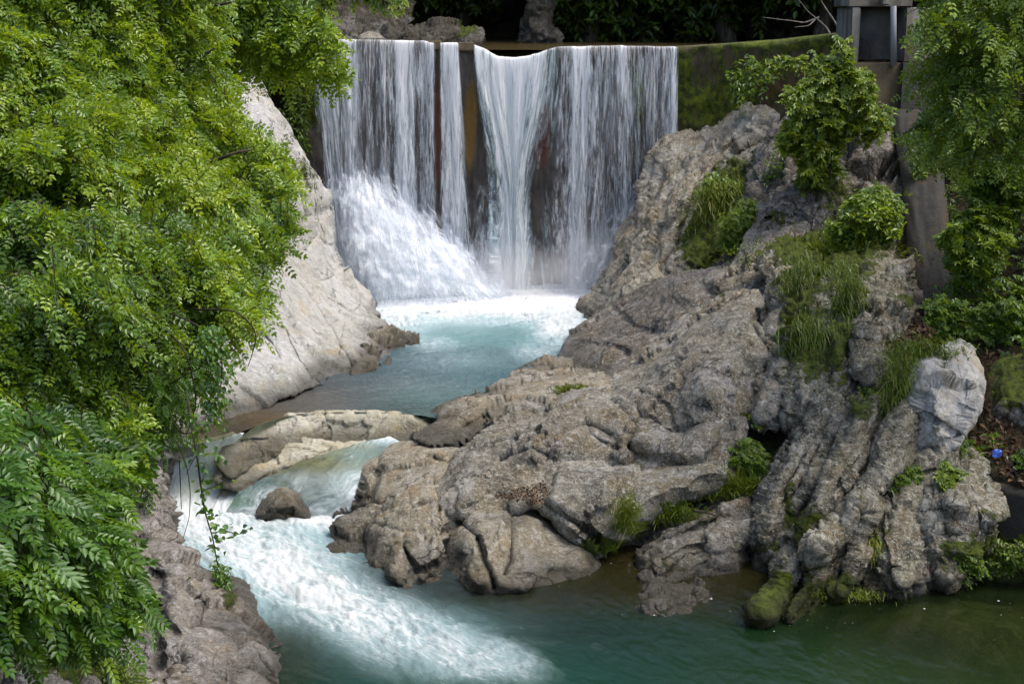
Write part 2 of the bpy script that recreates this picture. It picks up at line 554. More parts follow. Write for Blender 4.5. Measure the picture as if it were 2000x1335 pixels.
def water_mat(name, bumpk=1.0, rough=.07):
    """clear tinted water over a bed; the body colour comes from depth, foam from air in the water"""
    t = NT(name)
    co = t.coord()
    fl = t.n('Attribute', attribute_name='flow').outputs['Vector']
    deep = t.attr('deep'); foam = t.attr('foam'); chop = t.attr('chop')
    body = t.attr('body', 'Color')
    n1 = t.noise(t.mapv(fl, (1.0, 3.4, 1)), 1.5, 6, .62, .8)
    n2 = t.noise(t.mapv(fl, (.55, 2.2, 1)), 5.0, 6, .7, 1.6)
    n3 = t.noise(fl, 21, 4, .72)
    fsum = t.math('ADD', t.math('MULTIPLY', n1, .55), t.math('ADD', t.math('MULTIPLY', n2, .5), t.math('MULTIPLY', n3, .16)))
    fsum = t.math('SUBTRACT', fsum, .605)
    ff = t.math('ADD', foam, t.math('MULTIPLY', fsum, 2.1))
    fm = t.ramp(ff, .30, 1.05, 0, .97)
    fm = t.math('MULTIPLY', fm, t.ramp(foam, .0, .16))
    h = t.math('ADD', t.math('MULTIPLY', n1, .6), t.math('ADD', t.math('MULTIPLY', n2, .35), t.math('MULTIPLY', n3, .10)))
    b = t.n('Bump'); t.put(b.inputs['Height'], h); b.inputs['Distance'].default_value = .16 * bumpk
    t.put(b.inputs['Strength'], chop)
    nrm = b.outputs[0]
    tr = t.n('BsdfTransparent'); t.put(tr.inputs[0], t.mix(deep, (.72, .74, .48), (.25, .42, .30)))
    df = t.n('BsdfDiffuse'); t.put(df.inputs[0], t.mix(t.ramp(foam, .08, .85, 0, .75), body, (.36, .49, .52)))
    gl = t.n('BsdfGlossy'); gl.inputs['Roughness'].default_value = rough; t.put(gl.inputs['Normal'], nrm)
    fr = t.n('Fresnel'); fr.inputs[0].default_value = 1.33; t.put(fr.inputs['Normal'], nrm)
    inner = t.shmix(deep, tr.outputs[0], df.outputs[0])
    wat = t.shmix(t.math('MINIMUM', t.math('MULTIPLY', fr.outputs[0], 1.0), .5), inner, gl.outputs[0])
    fd = t.n('BsdfDiffuse'); t.put(fd.inputs[0], t.mix(t.ramp(ff, .45, 1.05), t.mix(.55, body, (.50, .62, .66)), (.80, .85, .87)))
    t.put(fd.inputs['Normal'], t.bump(h, .4, .16 * bumpk))
    ft = t.n('BsdfTranslucent'); ft.inputs[0].default_value = (.85, .92, .94, 1)
    return t.done(t.shmix(fm, wat, t.shmix(.35, fd.outputs[0], ft.outputs[0])))
M['water'] = water_mat('river_water')

def fall_mat(name, cover=1.0, tint=(.86, .92, .96), sc_=1.0):
    """falling water: broken white streaks, clear between them; flow = (across m, down m)"""
    t = NT(name)
    fl = t.n('Attribute', attribute_name='flow').outputs['Vector']
    fl = t.mapv(fl, (sc_, sc_, 1))
    den = t.attr('cover'); low = t.attr('broken')
    s1 = t.noise(t.mapv(fl, (2.2, .12, 1)), 1, 3, .6, .25)
    s2 = t.noise(t.mapv(fl, (7.0, .60, 1)), 1, 4, .65, .35)
    s3 = t.noise(t.mapv(fl, (17., 1.7, 1)), 1, 5, .74, .5)
    s4 = t.noise(t.mapv(fl, (8.5, 2.6, 1)), 1, 6, .74, .6)
    streak = t.math('ADD', t.math('MULTIPLY', s1, .22), t.math('ADD', t.math('MULTIPLY', s2, .38), t.math('MULTIPLY', s3, .40)))
    blob = t.math('ADD', t.math('MULTIPLY', s4, .62), t.math('MULTIPLY', s3, .38))
    mm = t.n('Mix', data_type='FLOAT'); t.put(mm.inputs[0], t.math('ADD', t.math('MULTIPLY', low, .55), .14)); t.put(mm.inputs[2], streak); t.put(mm.inputs[3], blob)
    k = t.math('ADD', t.math('MULTIPLY', t.math('SUBTRACT', mm.outputs[0], .5), 5.6), t.math('SUBTRACT', t.math('MULTIPLY', den, 1.65), .50))
    a = t.math('MULTIPLY', t.ramp(k, -.25, 1.05, 0, .97 * cover), t.ramp(den, .0, .12))
    d = t.n('BsdfDiffuse')
    t.put(d.inputs[0], t.mix(t.ramp(k, .1, .9), tuple(x * .90 for x in tint), (.96, .97, .98)))
    t.put(d.inputs['Normal'], t.bump(mm.outputs[0], .4, .10))
    tl = t.n('BsdfTranslucent'); t.put(tl.inputs[0], tint)
    tr = t.n('BsdfTransparent'); tr.inputs[0].default_value = (.96, .97, .99, 1)
    return t.done(t.shmix(a, tr.outputs[0], t.shmix(.3, d.outputs[0], tl.outputs[0])))
M['fall'] = fall_mat('falling_water')
M['fall_thin'] = fall_mat('falling_water_thin', .85)
M['spray'] = fall_mat('impact_spray', 1.0, sc_=.5)
M['spray_thin'] = fall_mat('impact_spray_thin', .8, sc_=.55)
M['fall_aqua'] = fall_mat('falling_water_aqua', 1.0, (.74, .92, .94))
def mist_mat():
    t = NT('spray_mist')
    co = t.coord()
    g = t.n('VectorMath', operation='LENGTH'); t.put(g.inputs[0], co)
    n = t.noise(co, 1.6, 4, .6)
    f = t.math('MULTIPLY', t.ramp(g.outputs['Value'], .25, .97, 1, 0), t.ramp(n, .32, .66))
    v = t.n('VolumePrincipled'); v.inputs['Color'].default_value = (.97, .98, 1, 1); v.inputs['Anisotropy'].default_value = .1
    t.put(v.inputs['Density'], t.math('MULTIPLY', f, .85))
    t.t.links.new(v.outputs[0], t.out.inputs['Volume'])
    return t.m
M['mist'] = mist_mat()

# ------------------------------------------------------------------ rocks
BANK = []                                    # samples that the bank under the rocks follows
SHAPES = {}
def relief(poly, ctrl, step=3., jit=3., seed=0, bulge=.6, r=70, thick=1.2, cracks=(), lumps=(), amp=.10, fs=1.0, facet=(.55, .10),
           strata=None, moss=(), pale=(), stain=(), ochre=(), mossup=0., level=None, bank=True, bankoff=.35, rim=0., solid=True, ridges=(), beds=(.55, .62, .56), mossbase=0.):
    """a solid rock: the outline seen from the bridge, its own distance (ctrl points: pixel + metres), a rounded front, a back, broken relief"""
    f = tps(ctrl)
    poly = np.array(poly, float)
    if level == 0:                           # the foot goes on under the water
        zz = at_y(poly[:, 0], poly[:, 1], f(poly[:, 0], poly[:, 1]))[:, 2]
        low = (zz < .30) & (poly[:, 1] > np.median(poly[:, 1]))
        poly[low, 1] += 28
    pl = dense(poly, 7, jit, seed)
    U, V, d, q, edge = patch_grid(pl, step)
    Yp = f(U, V) + (.5 * bulge if level == 0 else 0)
    rv = r * np.clip(1 + .9 * fbm(np.c_[U / 70, V / 70, np.full(len(U), seed + .7)], 2), .45, 1.8)
    x = np.clip(d / rv, 0, 1)
    prof = .72 * np.minimum(x * 1.12, 1) + .28 * np.sqrt(np.clip(1 - (1 - x) ** 2, 0, 1))
    Y = Yp - bulge * prof
    wob = 5 * fbm(np.c_[U / 40, V / 40, np.full(len(U), seed * 1.3)], 3)
    wob2 = 5 * fbm(np.c_[U / 40, V / 40, np.full(len(U), seed * 1.3 + 40)], 3)
    carve = np.zeros(len(U))
    for line, w, dep in cracks:
        dd, _, _ = segdist(U + wob, V + wob2, dense(line, 8, 0, 0, False))
        carve += dep * np.exp(-(dd / w) ** 2)
    for (lu, lv, lr, la) in lumps:
        lr2 = lr if isinstance(lr, tuple) else (lr, lr)
        carve -= la * np.exp(-(((U - lu) / lr2[0]) ** 2 + ((V - lv) / lr2[1]) ** 2))
    for line, hh, wl_, wr_ in ridges:        # sharp crests: planes that meet along a line
        ln = dense(line, 14, 2.0, seed, False)
        dd, nx, ny = segdist(U + .6 * wob, V + .6 * wob2, ln)
        k0 = np.argmin((nx[:, None] - ln[None, :-1, 0]) ** 2 + (ny[:, None] - ln[None, :-1, 1]) ** 2, 1) if len(U) < 400000 else np.zeros(len(U), int)
        sg = (ln[k0 + 1, 0] - ln[k0, 0]) * (V - ny) - (ln[k0 + 1, 1] - ln[k0, 1]) * (U - nx)
        ll = np.hypot(ln[k0 + 1, 0] - ln[k0, 0], ln[k0 + 1, 1] - ln[k0, 1]) * (dd + 1e-6)
        w_ = wl_ + (wr_ - wl_) * (np.clip(sg / ll, -1, 1) * .5 + .5)
        carve -= hh * np.clip(1 - dd / w_, 0, 1)
    P = at_y(U, V, Y + carve)
    nf = len(U)
    N = vnormals(P, q)
    toC = np.array([0, 0, CAMZ]) - P
    N[(N * toC).sum(1) < 0] *= -1
    Q = P / fs + seed * 3.1
    n = amp * (fbm(Q * .7, 3) * 1.2 + .45 * (fbm(Q * 2.4, 5, .66, ridged=True) - .1) + fbm(Q * 8, 4, .75) * .55)
    if facet:
        e1 = np.array(beds, float); e1 /= np.linalg.norm(e1)
        e3 = np.cross(e1, np.array([.9, -.25, -.1])); e3 /= np.linalg.norm(e3); e2 = np.cross(e3, e1)
        Bd = np.stack([P @ e1 * .42, P @ e2 * .9, P @ e3 * 1.5], 1)
        wp = .22 * np.stack([fbm(Q * 1.6, 5, .65), fbm(Q * 1.6 + 9, 5, .65), fbm(Q * 1.6 + 19, 5, .65)], 1)
        fv, fj = facets(Bd / (facet[0] * 1.7) + wp + seed)
        msk = np.clip(.5 + 2.2 * fbm(Q * .7 + 31, 2), 0, 1)
        n += facet[1] * 1.9 * fv - facet[1] * .5 * msk * np.exp(-(fj / .03) ** 2)
        fv, fj = facets(Bd / (facet[0] * .6) + 1.3 * wp + seed + 7)
        for lam, aa in ((facet[0] * 1.25, 1.5), (facet[0] * .42, .55)):     # bedding: ledges with sharp lips
            ph = P @ e3 / lam + .9 * fbm(P * .45 + seed, 3) + .12 * fbm(Q * 3.1, 3)
            sw = ph - np.floor(ph)
            sw = np.where(sw < .86, sw / .86, (1 - sw) / .14)
            n += facet[1] * aa * (sw - .5) * np.clip(.55 + 1.5 * fbm(P * .6 + 71 + lam, 2), .1, 1)
        n += facet[1] * .6 * fv * (.35 + .65 * msk) - facet[1] * .2 * msk * np.exp(-(fj / .04) ** 2)
    if strata:
        ang, wl, sa = strata                 # direction of the ribs in the picture, spacing px, depth m
        ca, sn = math.cos(ang), math.sin(ang)
        along = U * ca + V * sn; acr = -U * sn + V * ca
        acr = acr + 14 * fbm(np.c_[along / 110, acr / 90, np.full(nf, seed)], 2)
        st = fbm(np.c_[acr / wl, along / (wl * 7), np.full(nf, seed + 3.)], 4, .6, ridged=True)
        n += sa * st
    # smaller relief where the solid closes so that the rim stays whole
    P = P + N * n[:, None]
    at = {}
    def blobs(lst, base=None, w=0.):
        s = np.zeros(nf) if base is None else base
        for (bu, bv, br, ba) in lst:
            b2 = br if isinstance(br, tuple) else (br, br)
            s = s + ba * np.exp(-(((U - bu) / b2[0]) ** 2 + ((V - bv) / b2[1]) ** 2))
        return s
    N2 = vnormals(P, q); N2[(N2 * toC).sum(1) < 0] *= -1
    at['moss'] = mossbase + 1.25 * blobs(moss) + mossup * np.clip((N2[:, 2] - .45) * 2, 0, 1)
    at['pale'] = blobs(pale) + rim * np.exp(-(d / (r * .28)) ** 2)  # rim and some blobs paint bright lit edges and tops into the colour
    at['stain'] = blobs(stain)  # stains, and shade painted into hollows, clefts and turned-away faces
    at['ochre'] = blobs(ochre)
    lv = -9 if level is None else level
    at['wet'] = np.clip(1.5 - (P[:, 2] - lv + .16 * fbm(P * 1.5, 3)) / .34, 0, 1)
    if bank:
        ins = d > r * .3
        k = np.flatnonzero(ins)[::max(1, int(2400 / step / step / 1.5))]
        BANK.append(np.c_[U[k], V[k], Yp[k] + bankoff])
    # back
    if solid:
        back = at_y(U, V, Yp + thick * prof + .02)
        back = back + np.random.default_rng(seed).normal(size=3) * 0
        map_b = np.where(edge, np.arange(nf), np.arange(nf) + nf)
        Vv = np.r_[P, back]
        qq = np.r_[q, map_b[q][:, ::-1]]
        used = np.unique(qq); rm = np.full(len(Vv), -1); rm[used] = np.arange(len(used))
        at = {k: np.r_[v, v][used] for k, v in at.items()}
        return Vv[used], rm[qq], at
    return P, q, at

def rock(name, label, cat, poly, ctrl, mat, **kw):
    group = kw.pop('group', None)
    v, f, at = relief(poly, ctrl, **kw)
    o = obj(name, v, f, M[mat], None, at)
    return tag(o, label, cat, group)

# ------------------------------------------------------------------ ground far and wide, under everything
def ground_sheet():
    xs = np.linspace(-120, 120, 61); ys = np.linspace(-40, 200, 61)
    X, Y = np.meshgrid(xs, ys)
    h = np.clip((np.abs(X + 1) - 14) * .75, 0, 45) * np.clip((Y - 2) / 20 + .6, .5, 1)
    Z = -4.5 + h + np.clip((Y - 66) * 1.1, 0, 50) + 1.2 * fbm(np.c_[X.ravel() / 9, Y.ravel() / 9, np.zeros(X.size)], 4).reshape(X.shape)
    n = 61
    i = np.arange(n * n).reshape(n, n)
    q = np.stack([i[:-1, :-1], i[:-1, 1:], i[1:, 1:], i[1:, :-1]], -1).reshape(-1, 4)
    o = obj('ground', np.c_[X.ravel(), Y.ravel(), Z.ravel()], q, M['soil'], origin=np.zeros(3))
    tag(o, kind='structure')
ground_sheet()

# ------------------------------------------------------------------ water of the pools
def gauss_mix(U, V, items, default, w0=.02):
    acc = np.tile(np.array(default, float) * w0, (len(U), 1)); w = np.full(len(U), w0)
    for (u, v, ru, rv, c) in items:
        g = np.exp(-((U - u) / ru) ** 2 - ((V - v) / rv) ** 2)
        acc += g[:, None] * np.array(c); w += g
    return acc / w[:, None]

def blob_sum(U, V, items):
    s = np.zeros(len(U))
    for (u, v, ru, rv, a) in items:
        s += a * np.exp(-((U - u) / ru) ** 2 - ((V - v) / rv) ** 2)
    return s

def flowuv(P, ang, warp=.5):
    d = np.array([math.cos(ang), math.sin(ang)])
    w1 = fbm(np.c_[P[:, :2] / 2.6, np.full(len(P), .3)], 3); w2 = fbm(np.c_[P[:, :2] / 2.6, np.full(len(P), 9.3)], 3)
    x = P[:, 0] + warp * w1; y = P[:, 1] + warp * w2
    return np.c_[x * d[0] + y * d[1], -x * d[1] + y * d[0]]

def pool(name, poly, z, step, flowang, attrs, wave):
    pl = dense(poly, 10)
    U, V, d, q, e = patch_grid(pl, step)
    P = at_z(U, V, z)
    a = attrs(U, V, P)
    fl = flowuv(P, flowang)
    ch = a.pop('wavez')
    w = fbm(np.c_[fl[:, 0] / 1.3, fl[:, 1] / .55, np.zeros(len(P))], 4, .55) + .5 * fbm(np.c_[fl[:, 0] / .35, fl[:, 1] / .22, np.ones(len(P))], 3, .6, ridged=True)
    P[:, 2] += ch * w * wave
    a['flow'] = fl
    o = obj(name, P, q, M['water'], None, a, origin=np.array([0, 0, 0.]))
    tag(o, kind='structure')
    return o

def lower_attrs(U, V, P):
    line = dense([(360, 960), (400, 1020), (480, 1070), (570, 1120), (660, 1185), (760, 1228), (880, 1270), (1000, 1300), (1080, 1330)], 12, closed=False)
    dd, nx, ny = segdist(U, V, line)
    wid = np.interp(nx, [360, 480, 600, 760, 900, 1080], [100, 105, 98, 82, 66, 34])
    fo = np.interp(nx, [360, 480, 620, 760, 900, 1000, 1090], [.95, .95, .90, .80, .72, .54, .12]) * np.exp(-(dd / wid) ** 2.4)
    fo = fo + .22 * fbm(np.c_[flowuv(P, math.radians(-48)) * np.array([.5, 1.5]), np.zeros(len(U))], 4) * (fo > .1)
    fo = np.maximum(fo, 1.0 * np.exp(-((U - 580) / 190) ** 4 - ((V - 1012) / 42) ** 2))
    fo = np.maximum(fo, .45 * np.exp(-((U - 720) / 120) ** 2 - ((V - 1170) / 45) ** 2))
    wisps = fbm(np.c_[U / 60, V / 16, np.zeros(len(U))], 4)
    fo = fo + .15 * np.exp(-((U - 1150) / 330) ** 2 - ((V - 1250) / 80) ** 2) * np.clip(.5 + 1.5 * wisps, 0, 1.5)
    fo = fo + .10 * np.exp(-((U - 1250) / 260) ** 2 - ((V - 1120) / 60) ** 2)
    fo = fo * (1 - (1 - np.clip((U - 540) / 170, .1, 1)) * np.clip((V - 1195) / 80, 0, 1))
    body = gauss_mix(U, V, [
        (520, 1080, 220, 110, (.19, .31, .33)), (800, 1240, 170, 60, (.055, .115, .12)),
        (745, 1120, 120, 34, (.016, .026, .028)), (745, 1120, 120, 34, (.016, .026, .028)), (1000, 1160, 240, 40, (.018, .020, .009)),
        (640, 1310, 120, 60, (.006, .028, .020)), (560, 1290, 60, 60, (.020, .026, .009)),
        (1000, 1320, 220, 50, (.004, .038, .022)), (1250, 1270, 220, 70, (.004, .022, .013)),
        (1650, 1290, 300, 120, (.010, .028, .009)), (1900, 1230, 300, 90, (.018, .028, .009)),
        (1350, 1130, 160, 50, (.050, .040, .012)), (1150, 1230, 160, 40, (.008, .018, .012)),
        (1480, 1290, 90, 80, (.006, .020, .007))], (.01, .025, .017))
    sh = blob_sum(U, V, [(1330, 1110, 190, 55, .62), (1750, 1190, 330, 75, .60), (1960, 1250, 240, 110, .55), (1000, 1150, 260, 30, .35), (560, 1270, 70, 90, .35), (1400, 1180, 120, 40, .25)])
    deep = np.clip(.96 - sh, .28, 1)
    ch = np.clip(.16 + 1.1 * fo, .16, 1.0)
    ch = np.where(U > 1150, ch * np.clip(1 - (U - 1150) / 900, .45, 1), ch)
    return dict(foam=fo, body=body, deep=deep, chop=ch, wavez=np.clip(.22 + 1.2 * fo, .22, 1.2) * np.clip(1.2 - (U - 900) / 1200, .3, 1))
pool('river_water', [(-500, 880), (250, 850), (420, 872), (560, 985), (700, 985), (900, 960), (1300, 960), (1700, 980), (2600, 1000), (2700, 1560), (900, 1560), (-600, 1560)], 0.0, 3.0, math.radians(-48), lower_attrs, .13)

def upper_attrs(U, V, P):
    fo = 1.15 * np.exp(-((V - 566) / 74) ** 4) * np.clip((U - 640) / 60, 0, 1)
    fo = np.maximum(fo, 1.0 * np.exp(-((U - 790) / 80) ** 2 - ((V - 620) / 36) ** 2))
    fo = np.maximum(fo, 1.05 * np.exp(-((U - 1095) / 72) ** 2 - ((V - 630) / 62) ** 2))
    fo = np.maximum(fo, .78 * np.exp(-((U - 930) / 200) ** 2 - ((V - 610) / 30) ** 2))
    fo = np.maximum(fo, .62 * np.exp(-((U - 850) / 70) ** 2 - ((V - 672) / 22) ** 2))
    fo = np.maximum(fo, .60 * np.exp(-((U - 1045) / 70) ** 2 - ((V - 690) / 30) ** 2))
    fo = np.maximum(fo, .36 * np.exp(-((U - 900) / 170) ** 2 - ((V - 705) / 36) ** 2))
    fo = np.maximum(fo, .24 * np.exp(-((U - 850) / 180) ** 2 - ((V - 755) / 45) ** 2))
    fo = fo - .45 * np.exp(-((U - 930) / 70) ** 2 - ((V - 652) / 17) ** 2)
    fo = np.clip(fo, 0, 2)
    fo = fo * np.where(V < 560, 1, 1)
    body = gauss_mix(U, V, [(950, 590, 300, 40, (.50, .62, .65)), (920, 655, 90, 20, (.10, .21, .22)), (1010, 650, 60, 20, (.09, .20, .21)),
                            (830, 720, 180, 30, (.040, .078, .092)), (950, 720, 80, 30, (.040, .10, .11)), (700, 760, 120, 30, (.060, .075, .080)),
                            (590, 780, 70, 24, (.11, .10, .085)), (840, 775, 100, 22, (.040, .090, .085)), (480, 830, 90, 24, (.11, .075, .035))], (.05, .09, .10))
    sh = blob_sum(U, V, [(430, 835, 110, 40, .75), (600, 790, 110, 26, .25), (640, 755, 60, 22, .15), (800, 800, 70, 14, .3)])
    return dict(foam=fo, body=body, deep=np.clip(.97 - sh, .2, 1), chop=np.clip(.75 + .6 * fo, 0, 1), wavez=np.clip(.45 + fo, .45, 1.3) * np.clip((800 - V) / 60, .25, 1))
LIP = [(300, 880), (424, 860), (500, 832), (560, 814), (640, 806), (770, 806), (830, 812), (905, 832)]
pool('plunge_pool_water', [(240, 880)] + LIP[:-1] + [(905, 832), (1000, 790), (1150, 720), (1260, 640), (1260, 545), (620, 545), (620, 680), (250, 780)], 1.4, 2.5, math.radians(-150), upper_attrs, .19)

def upstream():
    P = np.array([[-16, 45.35, 8.98], [16, 45.35, 8.98], [22, 90, 8.98], [-22, 90, 8.98]], float)
    o = obj('upstream_pool_water', P, np.array([[0, 1, 2, 3]]), M['water'], None,
            dict(foam=np.zeros(4), body=np.tile([.06, .045, .02], (4, 1)), deep=np.full(4, .9), chop=np.full(4, .25), flow=P[:, :2]), origin=np.zeros(3))
    tag(o, kind='structure')
upstream()

def bed(name, poly, zf, step=9):
    pl = dense(poly, 16)
    U, V, d, q, e = patch_grid(pl, step)
    P = at_z(U, V, 0.)
    P[:, 2] = zf(U, V)
    P = at_z(U, V, P[:, 2])
    P[:, 2] = np.minimum(P[:, 2] + .16 * fbm(P * .9, 4) + .25 * np.clip(facets(P / .8)[0], 0, 1), -.16)
    z = np.zeros(len(P))
    o = obj(name, P, q, M['bed'], None, dict(moss=z, pale=z, stain=z, ochre=z + .25, wet=z + .3), origin=np.zeros(3))
    tag(o, kind='structure')
bed('river_bed', [(-500, 880), (500, 960), (1300, 960), (2600, 980), (2700, 1560), (-600, 1560)],
    lambda U, V: -1.25 + blob_sum(U, V, [(1330, 1110, 170, 60, .85), (1750, 1190, 330, 80, .75), (1960, 1250, 260, 130, .65), (1000, 1150, 260, 35, .5), (560, 1270, 80, 90, .6)]))

# ------------------------------------------------------------------ the weir and its falls
CRU = [590, 605, 640, 700, 760, 830, 858, 890, 922, 940, 960, 978, 1005, 1035, 1060, 1090, 1200, 1322, 1345]
CRV = [86, 85, 80, 81, 82, 84, 87, 87, 89, 97, 108, 114, 116, 112, 104, 95, 93, 95, 95]
YD = 45.0
def crest(u):
    u = np.asarray(u, float)
    return at_y(u, np.interp(u, CRU, CRV) + 3.0 * fbm(np.c_[u.ravel() / 26, np.zeros(u.size), np.zeros(u.size)], 4).reshape(u.shape), YD)

def wall_strip(us, vs_, Ys, zbot, thick, back=None):
    """wall along a crest line (pixels + distance), straight down to zbot; front, top, back, ends as a fine grid"""
    top = at_y(np.array(us, float), np.array(vs_, float), np.array(Ys, float))
    nx = len(us); nz = 70
    t = np.linspace(0, 1, nz)
    front = np.repeat(top[:, None], nz, 1).copy()
    front[:, :, 2] = top[:, None, 2] + (np.broadcast_to(zbot, (nx,))[:, None] - top[:, None, 2]) * t[None] ** 1.0
    fr = front.reshape(-1, 3)
    i = np.arange(nx * nz).reshape(nx, nz)
    q = np.stack([i[:-1, :-1], i[:-1, 1:], i[1:, 1:], i[1:, :-1]], -1).reshape(-1, 4)
    n = fbm(fr * np.array([.7, .7, .7]), 4) * .26 + fbm(fr * np.array([2.6, 2.6, 1.2]), 5, .65) * .18
    fr = fr.copy(); fr[:, 1] -= n * np.clip((top[:, 2].repeat(nz) - fr[:, 2]) / .12, 0, 1)
    bk_t = top + np.array([0, thick, 0.04]); bk_b = bk_t.copy(); bk_b[:, 2] = zbot
    b0 = len(fr); V = np.r_[fr, bk_t, bk_b]
    f2 = []
    for k in range(nx - 1):
        f2.append((i[k, 0], i[k + 1, 0], b0 + k + 1, b0 + k))
        f2.append((b0 + k, b0 + k + 1, b0 + nx + k + 1, b0 + nx + k))
    return V, np.r_[q, np.array(f2)]

wr = thing('weir', 'dark wet concrete weir wall the river pours over', 'weir', at_y(960, 590, YD))
us = np.linspace(560, 1345, 200)
v, f = wall_strip(us, np.interp(us, CRU, CRV), np.full(200, YD), np.full(200, .4), 1.1)
uu, vv_ = to_px(v)
obj('spillway_wall', v, f, M['weir'], wr, dict(
    moss=blob_sum(uu, vv_, [(1245, 200, 12, 60, 1.0), (1250, 130, 40, 60, .3), (1180, 180, 14, 80, .25), (1100, 160, 22, 70, .45), (600, 200, 40, 140, .7), (700, 120, 20, 40, .2), (905, 110, 18, 40, .3)]),
    rust=blob_sum(uu, vv_, [(852, 260, 14, 150, 1.3), (1060, 260, 18, 80, 1.2), (735, 250, 26, 120, .45), (670, 230, 14, 80, .4), (945, 230, 12, 110, .3)]),
    ochre=blob_sum(uu, vv_, [(915, 260, 16, 100, 1.0), (925, 210, 10, 60, .5)])))

us = np.linspace(1322, 1690, 110)
v, f = wall_strip(us, np.interp(us, [1322, 1420, 1530, 1690], [94, 88, 80, 62]), np.interp(us, [1322, 1690], [44.93, 43.2]), np.full(110, 2.0), .7)
uu, vv_ = to_px(v)
obj('wing_wall', v, f, M['wing'], wr, dict(
    moss=.22 + blob_sum(uu, vv_, [(1332, 165, 14, 55, 1.2), (1500, 85, 120, 14, .55), (1430, 190, 90, 40, .45), (1370, 230, 60, 50, .4), (1600, 75, 60, 16, .5), (1450, 130, 160, 40, .25)]),
    rust=blob_sum(uu, vv_, [(1560, 160, 70, 60, .5), (1500, 190, 60, 50, .4)]),
    ochre=blob_sum(uu, vv_, [(1480, 115, 90, 14, .45), (1336, 240, 10, 14, .6)])))
# stone lip pieces above the falls that stay dry
for k, (a, b) in enumerate([(836, 860), (893, 926)]):
    vb, fb = box(0, 1, -.12, .9, -.20, .07, .03)
    p0, p1 = crest(np.array([a, b], float))
    vb = vb.copy(); vb[:, 0] = p0[0] + vb[:, 0] * (p1[0] - p0[0]); vb[:, 1] += YD; vb[:, 2] += p0[2]
    vb += .03 * np.stack([pnoise(vb * 5 + 3 * j) for j in range(3)], 1)
    obj('crest_stone', vb, fb, M['wing'], wr, dict(moss=np.full(len(vb), .3), rust=np.zeros(len(vb)), ochre=np.full(len(vb), .1)))

DENS = [(603, 0.35), (612, .62), (628, .80), (648, .78), (658, .55), (672, .80), (695, .78), (705, .45), (718, .60), (735, .48), (752, .70), (765, .52),
        (776, .86), (806, .86), (816, .48), (824, .74), (846, .70), (853, .10), (857, .12), (862, .78), (886, .92), (895, .70), (900, .05), (922, .03), (929, .55), (940, .86),
        (975, .95), (1010, .98), (1060, .90), (1078, .52), (1095, .40), (1112, .62), (1122, .88), (1140, .82), (1152, .55), (1180, .62), (1200, .55), (1225, .66),
        (1240, .42), (1256, .46), (1270, .64), (1290, .58), (1308, .62), (1318, .80), (1324, .5)]
def curtain(name, s0, s1, off, dscale, seed, mat, parent, bottom=1.35, ns=None, npow=.5, dadd=0.):
    ns = ns or int((s1 - s0) / 1.6); nt = 190
    s = np.linspace(s0, s1, ns); t = np.linspace(0, 1, nt)
    S, T = np.meshgrid(s, t, indexing='ij'); S = S.ravel(); T = T.ravel()
    C = crest(S)
    H = C[:, 2] + .03 - bottom
    # over the lip first, then down
    lipn = 9
    drop = np.clip(T - .03, 0, 1) / .97
    fwd = .10 + .62 * np.sqrt(drop) + off
    fwd = np.where(T < .03, -.35 + (T / .03) * .45 + off, fwd)
    P = C.copy()
    P[:, 2] += .05 - drop * H
    P[:, 1] -= fwd
    # threads of the notch draw together as they fall
    e = np.clip(drop / .62, 0, 1); e = e * e * (3 - 2 * e)
    into = np.exp(-((S - 1003) / 80) ** 4)
    tgt = 1003 + (S - 1003) * .16
    uu = S + (tgt - S) * e * into
    uu = uu + np.where(S < 700, (700 - S) / 95 * 42 * drop, 0)
    uu = uu + np.where((S >= 858) & (S <= 924), (S - 858) * .42 * drop, 0)
    P[:, 0] += (uu - S) / F * 46.3
    flow = np.c_[S / F * 45 + seed * 7.7 + .16 * drop * fbm(np.c_[S / 16, drop * 5, np.full(len(S), seed + .9)], 3), drop * H + 3 * pnoise(np.c_[S / 9, np.full(len(S), seed + .5), np.zeros(len(S))]) * .6 + seed * 3.1]
    n = fbm(np.c_[flow[:, 0] * 2.2, flow[:, 1] * .18, np.full(len(S), seed)], 4) * .22 + fbm(np.c_[flow[:, 0] * 6, flow[:, 1] * 1.6, np.full(len(S), seed + 4.)], 3) * .10 * drop
    P[:, 1] -= n * np.clip(drop * 5, 0, 1)
    d = np.interp(S, [a for a, b in DENS], [b for a, b in DENS]) * dscale + dadd
    d = d + .16 * pnoise(np.c_[S / 11, T * 1.2, np.full(len(S), seed + .3)]) + .22 * fbm(np.c_[S / 42 + seed, T * 3.0, np.full(len(S), seed + 8.3)], 3)
    d = d - .09
    d = np.where((S > 898) & (S < 930), d + 1.0 * np.clip(drop - .42, 0, .6), d)
    if dscale > .8:
        d = np.where((S > 900) & (S < 924), d + .35 * np.clip(drop - .5, 0, 1), d)
        gap = np.exp(-((uu - 1052) / 16) ** 2) * np.clip((drop - .2) * 3, 0, 1) * np.clip(1.5 - drop, 0, 1)
        d = d - .35 * gap * np.exp(-((S - 1080) / 26) ** 2)
    d = d + .20 * np.clip(drop - .70, 0, 1) - .10 * np.exp(-((drop - .5) / .25) ** 2)
    i = np.arange(ns * nt).reshape(ns, nt)
    q = np.stack([i[:-1, :-1], i[:-1, 1:], i[1:, 1:], i[1:, :-1]], -1).reshape(-1, 4)
    return obj(name, P, q, M[mat], parent, dict(flow=flow, cover=np.clip(d, 0, 1.1), broken=np.clip(drop * 1.5 - .3, 0, 1)))

